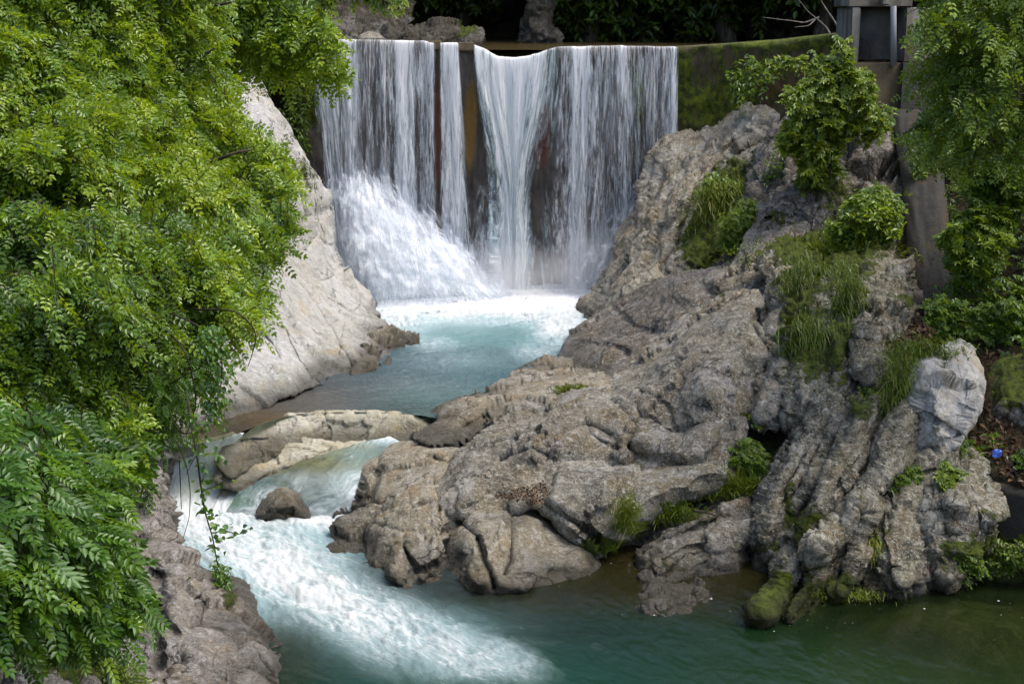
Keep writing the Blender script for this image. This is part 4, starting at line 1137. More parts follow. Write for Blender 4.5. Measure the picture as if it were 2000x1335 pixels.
rock('dome', 'largest dark grey dome with a steep streaked face in mid bank', 'boulder',
     [(1180, 735), (1226, 716), (1262, 684), (1300, 652), (1338, 614), (1382, 586), (1438, 566), (1478, 566), (1492, 590), (1480, 625), (1494, 664), (1490, 706), (1480, 756), (1466, 808), (1440, 850), (1380, 880), (1280, 880), (1210, 840), (1186, 790)],
     [(1226, 722, 31.5), (1300, 655, 32.8), (1440, 568, 32.6), (1490, 660, 30.0), (1470, 800, 28.0), (1300, 860, 28.0), (1200, 800, 29.2), (1380, 740, 28.9)],
     'grey', ridges=[([(1226, 760), (1290, 706), (1350, 650), (1430, 606), (1484, 606)], .55, 90, 150), ([(1330, 660), (1370, 740), (1400, 830)], .25, 70, 70)], step=2.6, jit=3, seed=66, bulge=.8, r=80, thick=1.6, amp=0.050, facet=(1.35, 0.068), rim=.16, moss=[(1390, 575, (30, 10), .6), (1460, 820, (20, 30), .5), (1260, 870, (40, 10), .4)], stain=[(1400, 720, (70, 90), .38), (1300, 800, (60, 50), .15)], pale=[(1330, 640, (60, 30), .35), (1250, 740, (50, 24), .25)],  # pale lit top and dark shaded face painted into the colour
     cracks=[([(1480, 610), (1470, 640), (1492, 680)], 7, .4), ([(1290, 720), (1340, 700), (1380, 690)], 4, .12), ([(1240, 760), (1300, 790), (1320, 840)], 4, .14)], lumps=[(1300, 820, (50, 40), -.2)])
rock('rib', 'slim vertical grey rib between the largest dome and the grassy bluff', 'rock rib',
     [(1470, 820), (1482, 764), (1494, 706), (1496, 640), (1490, 590), (1500, 548), (1530, 520), (1552, 540), (1552, 640), (1548, 720), (1530, 790), (1500, 836)],
     [(1476, 815, 27.9), (1500, 700, 29.6), (1500, 560, 32.4), (1545, 560, 32.0), (1530, 790, 27.9)], 'grey', step=2.4, jit=3, seed=67, bulge=.5, r=24, thick=1, amp=.09, facet=(.5, .10), strata=(rad(-76), 20, .12), pale=[(1500, 790, (14, 40), .4), (1520, 660, (12, 60), .3)], stain=[(1500, 600, (12, 40), .5)])
rock('bluff', 'grass topped bluff hung with tufts in the middle of the right bank', 'bluff',
     [(1510, 800), (1520, 720), (1530, 640), (1510, 560), (1500, 510), (1530, 482), (1580, 470), (1660, 466), (1716, 480), (1740, 510), (1720, 560), (1690, 620), (1680, 700), (1680, 760), (1640, 810), (1560, 830)],
     [(1520, 790, 28.0), (1640, 800, 27.6), (1540, 640, 30.0), (1540, 500, 33.6), (1700, 490, 33.4), (1690, 640, 29.6), (1620, 470, 35.0), (1620, 560, 31.2)], 'strata', mossup=.26, mossbase=.14, step=3, jit=4, seed=68, bulge=.6, r=40, thick=1.4, amp=.2, facet=(.6, .16), strata=(rad(80), 30, .15),
     moss=[(1600, 490, (90, 26), .9), (1560, 600, (30, 80), .5), (1590, 690, (40, 50), .5), (1660, 600, (30, 50), .45), (1620, 540, (60, 40), .45), (1640, 680, (20, 60), .4)], ochre=[(1660, 545, (40, 24), .6), (1590, 770, (40, 24), .5)])
rock('leaning_block', 'speckled brown rock leaf leaning on the slope below the buttress', 'rock',
     [(1660, 722), (1668, 668), (1656, 630), (1676, 586), (1700, 540), (1740, 508), (1782, 500), (1788, 540), (1776, 590), (1772, 640), (1742, 684), (1736, 730), (1690, 748)],
     [(1665, 720, 28.4), (1735, 715, 28.2), (1670, 620, 29.8), (1750, 510, 32.4), (1772, 600, 30.4)], 'strata', mossup=.26, mossbase=.10, ridges=[([(1770, 508), (1710, 560), (1680, 640), (1674, 720)], .4, 30, 60)], step=2.6, jit=4, seed=69, bulge=.55, r=36, thick=1.2, amp=.11, facet=(.5, .12), strata=(rad(-60), 24, .12), pale=[(1700, 690, (40, 26), .4), (1720, 580, (30, 40), .2)], moss=[(1700, 530, (30, 20), .4), (1760, 600, (16, 30), .35)], cracks=[([(1680, 580), (1720, 640), (1740, 680)], 4, .15)])
rock('crest_rock', 'pale crest of rock along the pool outlet on the right bank', 'rock',
     [(802, 852), (812, 828), (830, 808), (862, 790), (892, 772), (952, 763), (992, 746), (1004, 722), (1020, 711), (1068, 694), (1110, 700), (1160, 716), (1200, 740), (1180, 790), (1100, 800), (1010, 800), (950, 830), (905, 870), (850, 878)],
     [(806, 845, 29.8), (862, 793, 30.7), (952, 765, 31.8), (1020, 714, 34.2), (1090, 700, 34.8), (1190, 745, 31.2), (1100, 790, 29.8), (900, 860, 28.9), (1000, 790, 30.2)],
     'tan', ridges=[([(812, 838), (870, 803), (950, 776), (1010, 742), (1070, 706)], .35, 24, 70), ([(1010, 780), (1080, 752), (1150, 742), (1190, 752)], .28, 24, 40)], step=2.6, jit=3.5, seed=70, bulge=.32, r=60, thick=1.4, amp=0.055, facet=(0.90, 0.085), level=1.3, rim=.2, pale=[(850, 830, (50, 30), .35), (1040, 720, (60, 20), .3)], stain=[(900, 850, (14, 20), .6), (1060, 770, (60, 30), .3), (1150, 740, (50, 20), .35)], moss=[(930, 860, (24, 10), .4)],
     cracks=[([(885, 890), (890, 860), (915, 830), (950, 815)], 5, .25), ([(1020, 760), (1080, 750), (1130, 765)], 5, .2), ([(1140, 746), (1190, 752)], 5, .2)])
rock('hump', 'broad brown rock hump sloping up from the boulders in mid bank', 'rock',
     [(840, 960), (868, 910), (905, 872), (950, 832), (1010, 798), (1100, 786), (1180, 780), (1240, 800), (1300, 840), (1370, 862), (1400, 880), (1330, 905), (1220, 925), (1110, 915), (1070, 930), (1060, 985), (980, 1000), (900, 1010), (850, 1000)],
     [(850, 970, 26.7), (905, 880, 28.5), (1010, 806, 29.6), (1180, 790, 29.0), (1370, 865, 27.4), (1220, 915, 26.8), (1060, 970, 26.0), (930, 990, 25.9), (1080, 860, 27.8)],
     'grey', ridges=[([(1130, 800), (1190, 786), (1250, 806), (1320, 846)], .35, 30, 70), ([(890, 890), (960, 852), (1020, 832), (1100, 838)], .35, 40, 70), ([(1040, 880), (1060, 930), (1040, 975)], .2, 50, 50)], mossbase=.10, step=2.6, jit=4, seed=71, bulge=.55, r=60, thick=1.4, amp=0.066, facet=(1.05, 0.102), pale=[(930, 900, (50, 40), .2), (1180, 800, (80, 20), .3)], stain=[(1160, 830, (50, 26), .5), (1260, 870, (60, 30), .2), (1020, 850, (40, 26), .15)], ochre=[(960, 850, (24, 16), .4)],  # shade of the hollow painted into the rock colour
     cracks=[([(1190, 790), (1240, 830), (1230, 870)], 7, .35), ([(1100, 850), (1140, 830), (1190, 850)], 6, .25), ([(980, 900), (1040, 880), (1080, 900)], 5, .2), ([(1130, 800), (1150, 850), (1210, 880)], 5, .2)], lumps=[(1160, 835, (40, 26), -.3), (1290, 855, (60, 20), .2)])
rock('smooth_face', 'smooth tan water polished face beside the green chute', 'rock face',
     [(690, 990), (698, 940), (704, 908), (742, 880), (762, 864), (812, 858), (880, 862), (905, 880), (880, 920), (848, 948), (815, 972), (760, 985), (720, 1000)],
     [(700, 985, 27.7), (706, 910, 28.8), (762, 868, 29.6), (895, 875, 28.6), (830, 960, 26.8), (740, 985, 27.2)], 'tan', ridges=[([(706, 915), (760, 885), (890, 885)], .2, 16, 60)], step=2.4, jit=2, seed=72, bulge=.35, r=24, thick=1.2, amp=0.019, facet=(1.35, 0.043), level=.2, pale=[(800, 890, (50, 20), .2)], ochre=[(740, 940, (26, 40), .35)], stain=[(748, 920, (10, 40), .45)],
     cracks=[([(742, 884), (735, 930), (720, 975)], 5, .22), ([(782, 868), (782, 882)], 2.5, .08), ([(850, 895), (890, 905)], 3, .08)])
rock('spur', 'low brown rock tip dipping into the rapids at the cascade foot', 'rock',
     [(614, 1048), (640, 1026), (668, 1004), (688, 978), (720, 966), (756, 962), (772, 980), (748, 1020), (736, 1062), (720, 1090), (680, 1082), (645, 1064)],
     [(618, 1047, 26.4), (690, 980, 28.0), (755, 968, 27.4), (720, 1080, 25.5), (660, 1062, 26.0)], 'grey', step=2.2, jit=3, seed=73, bulge=.45, r=26, thick=1, amp=0.050, facet=(0.60, 0.102), level=0, ochre=[(700, 1000, (36, 24), .45)], pale=[(660, 1040, (26, 14), .3)], cracks=[([(690, 985), (720, 1010), (730, 1050)], 5, .2)])
rock('boulder', 'lumpy cracked boulder at the waterline left of the split one', 'boulder',
     [(722, 1090), (724, 1040), (736, 1008), (760, 978), (796, 962), (840, 955), (880, 975), (912, 1006), (906, 1050), (884, 1082), (872, 1108), (838, 1132), (800, 1150), (752, 1140)],
     [(728, 1090, 25.2), (800, 1140, 24.0), (872, 1105, 24.6), (800, 968, 26.9), (900, 1000, 26.0), (760, 1000, 26.6)], 'tan', ridges=[([(735, 1040), (770, 990), (830, 965)], .25, 20, 60), ([(800, 1000), (790, 1060), (770, 1120)], .25, 45, 45), ([(860, 985), (850, 1050), (840, 1110)], .25, 40, 40)], step=2.3, jit=3, seed=74, bulge=.6, r=44, thick=1.2, amp=0.050, facet=(0.75, 0.128), level=0, rim=.25, pale=[(790, 1040, (50, 40), .35), (820, 1000, (40, 20), .2)], stain=[(835, 990, (24, 14), .6), (745, 1105, (16, 30), .4)], moss=[(822, 950, (20, 14), .5)],
     cracks=[([(805, 965), (802, 1020), (790, 1070), (810, 1110)], 5, .28), ([(815, 1000), (850, 985), (870, 975)], 6, .3), ([(740, 1030), (780, 1040), (830, 1050)], 4, .18), ([(872, 1040), (880, 1070)], 6, .3), ([(800, 1120), (850, 1100)], 5, .2)])
rock('boulder', 'rounded front boulder split by dark vertical cracks at the waterline', 'boulder',
     [(874, 1095), (876, 1068), (884, 1048), (902, 1018), (922, 992), (956, 978), (988, 975), (1018, 982), (1056, 1002), (1108, 1043), (1150, 1066), (1178, 1082), (1160, 1110), (1080, 1140), (1000, 1156), (940, 1158), (892, 1150)],
     [(885, 1095, 24.7), (950, 1142, 23.9), (1060, 1122, 24.3), (1170, 1082, 25.3), (985, 980, 26.2), (1060, 1005, 26.0), (910, 1010, 25.8)], 'tan', ridges=[([(896, 1040), (940, 995), (1010, 988), (1060, 1012), (1160, 1074)], .28, 18, 80), ([(960, 1000), (950, 1060), (960, 1120)], .22, 50, 60)], step=2.3, jit=2, seed=75, bulge=.7, r=60, thick=1.2, amp=0.033, facet=(1.05, 0.060), level=0, rim=.32, pale=[(985, 985, (60, 14), .5), (930, 1020, (24, 24), .25)], ochre=[(1080, 1080, (70, 40), .25)], stain=[(940, 1130, (40, 14), .3)],
     cracks=[([(932, 1050), (944, 1090), (958, 1120), (966, 1145)], 6, .35), ([(999, 1010), (998, 1060), (996, 1097), (984, 1122)], 4, .3), ([(900, 1020), (920, 1040), (932, 1052)], 4, .35)])
rock('slab', 'long smooth grey brown slab resting above the split boulder', 'rock slab',
     [(1048, 980), (1056, 930), (1064, 902), (1090, 892), (1140, 900), (1195, 911), (1260, 906), (1310, 892), (1380, 876), (1424, 890), (1440, 930), (1400, 965), (1330, 990), (1270, 1030), (1215, 1066), (1172, 1084), (1110, 1046), (1060, 1004)],
     [(1055, 985, 25.8), (1070, 905, 27.2), (1195, 913, 26.9), (1400, 885, 27.0), (1430, 935, 26.3), (1270, 1030, 25.5), (1172, 1080, 25.1), (1200, 980, 25.8)], 'grey', ridges=[([(1070, 910), (1140, 908), (1250, 918), (1400, 890)], .3, 14, 110)], step=2.5, jit=2.5, seed=76, bulge=.5, r=44, thick=1.2, amp=0.033, facet=(1.35, 0.051), rim=.34, pale=[(1110, 902, (50, 12), .4), (1250, 920, (80, 14), .3)], moss=[(1160, 1060, (34, 14), .6), (1260, 1035, (60, 18), .8), (1200, 1068, (50, 12), .8), (1330, 990, (50, 14), .6), (1220, 1000, (14, 26), .4)], ochre=[(1060, 960, (24, 24), .5)],
     cracks=[([(1068, 985), (1120, 1020), (1170, 1056)], 4, .25), ([(1090, 905), (1080, 950)], 4, .1)])
rock('shoulder', 'pale topped shoulder rock tucked under the largest dome', 'boulder',
     [(1316, 900), (1320, 872), (1336, 845), (1354, 824), (1392, 810), (1440, 810), (1460, 824), (1456, 860), (1436, 900), (1424, 940), (1380, 925), (1340, 915)],
     [(1322, 890, 27.0), (1392, 813, 28.0), (1455, 830, 27.6), (1425, 930, 26.4)], 'grey', ridges=[([(1325, 880), (1360, 838), (1400, 824), (1455, 834)], .3, 14, 60)], step=2.3, jit=2.5, seed=77, bulge=.5, r=30, thick=1, amp=0.039, facet=(0.75, 0.068), rim=.34, pale=[(1370, 830, (40, 16), .4)])
rock('rib', 'leftmost slanting rib of brown ribbed rock on the right bank', 'rock rib',
     [(1466, 1060), (1474, 998), (1494, 952), (1524, 908), (1556, 850), (1584, 796), (1628, 776), (1652, 800), (1644, 850), (1626, 900), (1600, 950), (1566, 1000), (1548, 1040), (1520, 1096), (1486, 1090)],
     [(1480, 1080, 25.2), (1500, 950, 26.2), (1600, 800, 27.8), (1640, 830, 27.2), (1530, 1085, 24.9), (1570, 960, 25.7)], 'strata', mossup=.26, mossbase=.10, ridges=[([(1610, 785), (1568, 868), (1516, 955), (1492, 1050)], .5, 30, 34), ([(1640, 800), (1600, 910), (1550, 1000), (1520, 1080)], .35, 22, 26)], step=2.4, jit=3, seed=78, bulge=.45, r=20, thick=1.1, amp=.07, facet=(.6, .07), strata=(rad(-64), 17, .20), level=0, pale=[(1560, 880, (30, 50), .3), (1490, 980, (16, 30), .3)], moss=[(1540, 1000, (12, 40), .6), (1500, 1070, (30, 14), .5)], stain=[(1600, 930, (20, 60), .3)])
rock('rib', 'middle slanting rib with a dark cleft on its right side', 'rock rib',
     [(1546, 1070), (1556, 1026), (1596, 960), (1626, 900), (1646, 840), (1664, 786), (1712, 778), (1724, 820), (1704, 880), (1676, 940), (1656, 985), (1610, 1020), (1584, 1060), (1556, 1092)],
     [(1560, 1075, 24.7), (1600, 970, 25.5), (1680, 790, 27.4), (1710, 850, 26.6), (1650, 985, 25.0)], 'strata', mossup=.26, mossbase=.10, ridges=[([(1690, 785), (1652, 870), (1606, 970), (1568, 1060)], .5, 30, 34), ([(1660, 930), (1630, 1000)], .25, 20, 20)], step=2.4, jit=3, seed=79, bulge=.45, r=20, thick=1.1, amp=.07, facet=(.6, .07), strata=(rad(-62), 17, .20), ochre=[(1630, 990, (40, 14), .45)], moss=[(1600, 1020, (26, 20), .5), (1570, 1040, (10, 40), .45), (1680, 800, (24, 20), .4)], stain=[(1690, 900, (14, 60), .5)], pale=[(1650, 870, (14, 50), .25)], cracks=[([(1620, 940), (1640, 960), (1670, 950)], 5, .2)])
rock('rib', 'long right rib ending in mossy lumps at the green water', 'rock rib',
     [(1452, 1190), (1470, 1160), (1500, 1130), (1520, 1086), (1560, 1060), (1600, 1020), (1656, 984), (1690, 920), (1720, 868), (1756, 806), (1790, 790), (1800, 830), (1774, 880), (1750, 930), (1722, 970), (1706, 1040), (1700, 1120), (1650, 1162), (1600, 1190), (1530, 1222), (1490, 1218)],
     [(1470, 1190, 23.0), (1510, 1210, 22.7), (1640, 1155, 23.7), (1540, 1090, 24.3), (1660, 985, 25.0), (1770, 810, 26.9), (1750, 920, 25.7), (1700, 1080, 24.2), (1600, 1060, 24.2)], 'strata', mossup=.26, mossbase=.10, ridges=[([(1776, 800), (1740, 878), (1692, 966), (1622, 1050), (1545, 1110), (1490, 1190)], .55, 34, 40), ([(1700, 990), (1672, 1080), (1640, 1150)], .4, 26, 30), ([(1600, 1070), (1580, 1130), (1540, 1200)], .35, 26, 26)], step=2.3, jit=4, seed=80, bulge=.45, r=20, thick=1.2, amp=.07, facet=(.6, .07), strata=(rad(-60), 17, .20), level=0,
     pale=[(1545, 1110, (20, 40), .4), (1600, 1060, (30, 24), .3), (1740, 890, (16, 50), .35)], moss=[(1480, 1185, (46, 46), .9), (1560, 1175, (60, 30), .85), (1640, 1155, (50, 24), .8), (1520, 1130, (14, 30), .3), (1590, 1100, (30, 10), .4)], stain=[(1600, 1150, (40, 30), .35), (1660, 1100, (14, 40), .4)],
     cracks=[([(1640, 1010), (1620, 1060), (1590, 1110)], 7, .35), ([(1680, 1000), (1660, 1080), (1640, 1140)], 7, .35), ([(1560, 1070), (1570, 1120), (1550, 1160)], 6, .3)])
rock('block', 'streaked tan rock face right of the mossy lumps', 'rock face',
     [(1690, 1130), (1698, 1060), (1704, 1010), (1722, 962), (1770, 945), (1815, 955), (1826, 985), (1800, 1010), (1806, 1060), (1822, 1112), (1790, 1142), (1720, 1160)],
     [(1700, 1130, 23.9), (1800, 1130, 24.0), (1720, 970, 25.5), (1815, 965, 25.5), (1740, 1060, 24.3)], 'strata', mossup=.26, mossbase=.10, ridges=[([(1770, 950), (1746, 1030), (1760, 1130)], .3, 40, 44)], step=2.4, jit=3, seed=81, bulge=.45, r=20, thick=1.1, amp=.08, facet=(.5, .10), strata=(rad(80), 17, .20), level=0, pale=[(1740, 1080, (24, 50), .4)], ochre=[(1700, 1070, (14, 40), .45)])
rock('block', 'squat brown rock block with leafy weeds on its top at right', 'rock',
     [(1786, 1060), (1800, 1010), (1790, 960), (1770, 925), (1800, 895), (1850, 880), (1900, 886), (1914, 920), (1908, 960), (1932, 980), (1944, 1030), (1946, 1080), (1900, 1140), (1846, 1150), (1830, 1100)],
     [(1840, 1135, 24.0), (1900, 1130, 24.1), (1790, 960, 25.4), (1860, 885, 26.3), (1935, 1000, 25.0)], 'strata', mossup=.26, mossbase=.10, ridges=[([(1800, 985), (1850, 975), (1910, 968)], .35, 40, 70), ([(1860, 985), (1866, 1060), (1850, 1130)], .25, 30, 30)], step=2.5, jit=3.5, seed=82, bulge=.45, r=20, thick=1.2, amp=.11, facet=(.6, .13), strata=(rad(84), 17, .20), level=0, moss=[(1890, 1090, (40, 40), .6), (1930, 1040, (20, 40), .4)], ochre=[(1825, 1005, (16, 24), .5), (1850, 900, (40, 14), .25)], pale=[(1880, 920, (30, 14), .3)],
     cracks=[([(1780, 1000), (1810, 1040), (1825, 1100)], 8, .4), ([(1800, 980), (1850, 970), (1910, 965)], 6, .25)])
rock('boulder', 'pale grey boulder with pitted face above the brown block', 'boulder',
     [(1766, 880), (1772, 830), (1776, 786), (1786, 716), (1806, 690), (1836, 682), (1874, 664), (1904, 684), (1918, 716), (1925, 752), (1912, 802), (1884, 836), (1868, 866), (1826, 884)],
     [(1770, 870, 26.1), (1790, 720, 28.0), (1875, 668, 28.8), (1922, 750, 27.6), (1865, 860, 26.2), (1860, 760, 27.0)], 'pale', ridges=[([(1800, 700), (1822, 770), (1850, 860)], .3, 40, 70), ([(1890, 690), (1900, 760), (1870, 840)], .2, 40, 24)], step=2.4, jit=2.5, seed=83, bulge=.6, r=44, thick=1.2, amp=0.039, facet=(1.20, 0.085), pale=[(1890, 740, (30, 50), .5)], stain=[(1800, 780, (24, 70), .35), (1830, 740, (12, 40), .25)], moss=[(1810, 690, (30, 16), .6), (1840, 720, (14, 24), .4), (1880, 676, (10, 20), .4)],
     cracks=[([(1780, 800), (1830, 820), (1880, 850)], 4, .15), ([(1876, 680), (1900, 740), (1915, 770)], 4, .12)])
rock('ledge', 'low mossy ledge with a dead stick in front of the ribs', 'rock ledge',
     [(1228, 1096), (1256, 1062), (1300, 1024), (1348, 992), (1410, 970), (1460, 962), (1480, 985), (1482, 1030), (1462, 1062), (1430, 1090), (1370, 1112), (1300, 1132), (1252, 1122)],
     [(1240, 1100, 24.9), (1300, 1122, 24.5), (1450, 1070, 25.2), (1350, 1000, 26.2), (1460, 970, 26.3), (1340, 1060, 25.2)], 'grey', ridges=[([(1250, 1080), (1330, 1030), (1440, 980)], .2, 20, 40), ([(1290, 1100), (1360, 1060), (1460, 1030)], .25, 20, 40)], step=2.3, jit=3, seed=84, bulge=.4, r=26, thick=.9, amp=0.050, facet=(0.75, 0.085), strata=(rad(-28), 26, .10), level=0, pale=[(1320, 1060, (50, 16), .35), (1390, 1030, (40, 14), .3)], ochre=[(1400, 1000, (50, 20), .5)], moss=[(1290, 1050, (40, 14), .45), (1300, 1110, (60, 10), .4), (1420, 1060, (30, 10), .35)],
     cracks=[([(1260, 1080), (1330, 1040), (1420, 1010)], 5, .2), ([(1290, 1100), (1340, 1070), (1380, 1060)], 4, .15)])
rock('boulder', 'small flat rock half sunk in the shallow water by the ledge', 'boulder',
     [(1240, 1168), (1244, 1148), (1262, 1130), (1320, 1124), (1370, 1124), (1388, 1146), (1366, 1170), (1300, 1182)], [(1250, 1165, 23.4), (1370, 1162, 23.5), (1310, 1128, 24.2)], 'grey', step=2, jit=2, seed=85, bulge=.35, r=22, thick=.5, amp=.05, facet=(.3, .07), level=0, bank=False, moss=[(1262, 1160, (14, 16), .4)])
rock('boulder', 'moss covered boulder on the leaf strewn slope at the right edge', 'boulder',
     [(1928, 800), (1934, 740), (1950, 706), (1990, 694), (2060, 690), (2090, 760), (2080, 840), (2000, 830), (1950, 820)], [(1935, 800, 27.2), (2080, 820, 26.4), (1990, 700, 28.4)], 'dark', step=2.6, jit=3, seed=86, bulge=.6, r=40, thick=1, amp=.12, facet=(.6, .08), moss=[(1980, 740, (70, 60), 1.0)])

# sunken stones seen through the shallow water on the right
for k, (u, v, r, lab) in enumerate([(1880, 1170, 34, 'olive sunken stone nearest the weedy corner of the shallows'), (1700, 1185, 26, 'small sunken stone just off the mossy lumps'), (1960, 1275, 40, 'dark sunken stone at the right edge of the shallows'), (1790, 1245, 24, 'faint sunken stone in the middle of the shallows')]):
    c = at_z(u, v, -.55)
    th = np.linspace(0, 2 * np.pi, 11)[:-1]
    out = [(u + r * math.cos(a) * 1.2, v + r * .42 * math.sin(a)) for a in th]
    Y0 = YZ(u, v, -.75)
    rock('sunken_stone', lab, 'stone', out, [(u - r, v, Y0), (u + r, v, Y0), (u, v - r * .4, Y0 + .35)], 'bed', step=2.5, jit=2, seed=90 + k, bulge=.25, r=r * .4, thick=.3, amp=.03, facet=(.3, .04), bank=False, group='sunken stones in the shallows')

# ------------------------------------------------------------------ the bank that carries the right hand rocks
def bank():
    S = np.concatenate(BANK)
    pl = dense([(700, 1080), (720, 960), (800, 870), (880, 800), (1000, 750), (1080, 715), (1170, 640), (1260, 520), (1330, 350), (1480, 250), (1740, 250), (1780, 420), (1800, 560), (1830, 700), (1960, 760), (2400, 800), (2400, 1130), (1960, 1140), (1840, 1128), (1700, 1140), (1560, 1160), (1480, 1130), (1300, 1100), (1160, 1090), (1000, 1120), (860, 1120)], 12, 4, 5)
    U, V, d, q, e = patch_grid(pl, 6)
    extra = [(2000, 700, 28.8), (2000, 900, 26.2), (2000, 1100, 24.6), (2000, 500, 31.5), (2000, 300, 35), (2400, 300, 31), (2400, 1100, 22), (2400, 700, 26), (1900, 560, 31.5), (1880, 400, 35), (1940, 850, 26.8), (1900, 620, 30.4)]
    S = np.r_[S, np.array(extra * 8)]
    num = np.zeros(len(U)); den = np.zeros(len(U))
    for c in range(0, len(U), 4000):
        uu, vv = U[c:c + 4000, None], V[c:c + 4000, None]
        w = 1 / (((uu - S[None, :, 0]) ** 2 + (vv - S[None, :, 1]) ** 2) / 900 + 1) ** 2
        num[c:c + 4000] = (w * S[None, :, 2]).sum(1); den[c:c + 4000] = w.sum(1)
    P = at_y(U, V, num / den + .15)
    N = vnormals(P, q)
    P += N * (.14 * fbm(P * .8, 4) + .08 * facets(P / .5)[0])[:, None]
    z = np.zeros(len(U))
    mo = blob_sum(U, V, [(1200, 1040, 120, 40, .5), (1500, 980, 60, 60, .5), (1650, 760, 60, 60, .6), (1750, 740, 60, 40, .6), (1440, 920, 60, 50, .5), (1500, 880, 60, 40, .5)])
    back = at_y(U, V, num / den + 2.2)
    n = len(U); mb = np.where(e, np.arange(n), np.arange(n) + n)
    right = np.clip((U - 1880) / 40, 0, 1)
    o = obj('rocky_bank', np.r_[P, back], np.r_[q, mb[q][:, ::-1]], M['bedrock'], None, dict(moss=np.r_[mo, mo], pale=np.r_[z, z], stain=np.r_[z, z] + .2, ochre=np.r_[z, z], wet=np.r_[z, z]))
    tag(o, kind='structure')
bank()
def slope():
    pl = dense([(1770, 660), (1800, 600), (1860, 560), (1850, 420), (1836, 260), (1900, 150), (2500, 100), (2500, 1010), (2120, 985), (2000, 956), (1930, 938), (1912, 890), (1890, 850), (1915, 800), (1920, 740), (1900, 690), (1830, 690)], 10, 5, 8)
    U, V, d, q, e = patch_grid(pl, 5)
    f = tps([(1780, 660, 30.6), (1850, 560, 33), (1850, 300, 38.5), (2000, 300, 35.5), (2400, 200, 34), (2000, 640, 29.4), (2000, 950, 25.3), (1920, 930, 25.7), (1900, 820, 27.0), (2400, 980, 23), (2400, 600, 27), (1910, 700, 28.9)])
    P = at_y(U, V, f(U, V) - .12 * np.clip(d / 14, 0, 1))
    N = vnormals(P, q)
    P += N * (.20 * fbm(P * .9, 4) + .07 * fbm(P * 5, 3))[:, None]
    o = obj('leafy_slope', P, q, M['soil'], None, origin=np.zeros(3))
    tag(o, kind='structure')
slope()

# ------------------------------------------------------------------ leaves and branches
def leaflet(x0, y0, ang, L, W, fold=.18, curl=.12):
    """two folded quads along a midrib"""
    p = np.array([[0, 0, 0], [.32 * L, W * .5, fold * W], [.68 * L, W * .42, fold * W - curl * L * .4], [L, 0, -curl * L], [.68 * L, -W * .42, fold * W - curl * L * .4], [.32 * L, -W * .5, fold * W]])
    c, s = math.cos(ang), math.sin(ang)
    q = np.c_[x0 + p[:, 0] * c - p[:, 1] * s, y0 + p[:, 0] * s + p[:, 1] * c, p[:, 2]]
    return q, np.array([[0, 3, 2, 1], [0, 5, 4, 3]])
def t_pinnate(pairs=5, droop=.25, L=.30, W=.125):
    parts = []
    for k in range(pairs):
        x = .22 + .68 * k / (pairs - 1)
        ll = L * (1 - .28 * abs(k / (pairs - 1) - .4))
        for s in (-1, 1):
            v, f = leaflet(x, 0, s * math.radians(62 - 16 * k / pairs), ll, W)
            v[:, 2] -= droop * x * x
            parts.append((v, f))
    v, f = leaflet(.92, 0, 0, L, W); v[:, 2] -= droop * .85; parts.append((v, f))
    st = np.array([[0, .006, 0], [0, -.006, 0], [.95, -.004, -droop * .9], [.95, .004, -droop * .9]])
    parts.append((st, np.array([[0, 1, 2, 3]])))
    return join(parts)
def t_simple(W=.5):
    return leaflet(0, 0, 0, 1, W)
def t_palm():
    """maple like leaf of five lobes"""
    return join([leaflet(0, 0, math.radians(a), l, .36) for a, l in ((0, 1), (42, .8), (-42, .8), (85, .5), (-85, .5))])
def t_whorl():
    """leaves in a rosette at a shoot end"""
    P = []
    for k in range(6):
        v, f = leaflet(.05, 0, k * math.pi / 3 + .2, .9, .30)
        v[:, 2] += -.1 * np.hypot(v[:, 0], v[:, 1])
        P.append((v, f))
    return join(P)
TPL = dict(ash=t_pinnate(3, .3, .44, .21), pinnate=t_pinnate(), pinnate_big=t_pinnate(5, .25, .34, .145), simple=t_simple(.5), narrow=t_simple(.32), palm=t_palm(), whorl=t_whorl(), round=t_simple(.8))

def norm(a):
    return a / (np.linalg.norm(a, axis=-1, keepdims=True) + 1e-9)

def place_leaves(tpl, pos, d, up, sc_, tint):
    v, f = TPL[tpl]
    d = norm(d); y = norm(np.cross(up, d)); z = np.cross(d, y)
    n = len(pos)
    V = pos[:, None] + sc_[:, None, None] * (v[None, :, 0:1] * d[:, None] + v[None, :, 1:2] * y[:, None] + v[None, :, 2:3] * z[:, None])
    Fs = f[None] + (np.arange(n) * len(v))[:, None, None]
    return V.reshape(-1, 3), Fs.reshape(-1, f.shape[1]), np.repeat(tint, len(v))

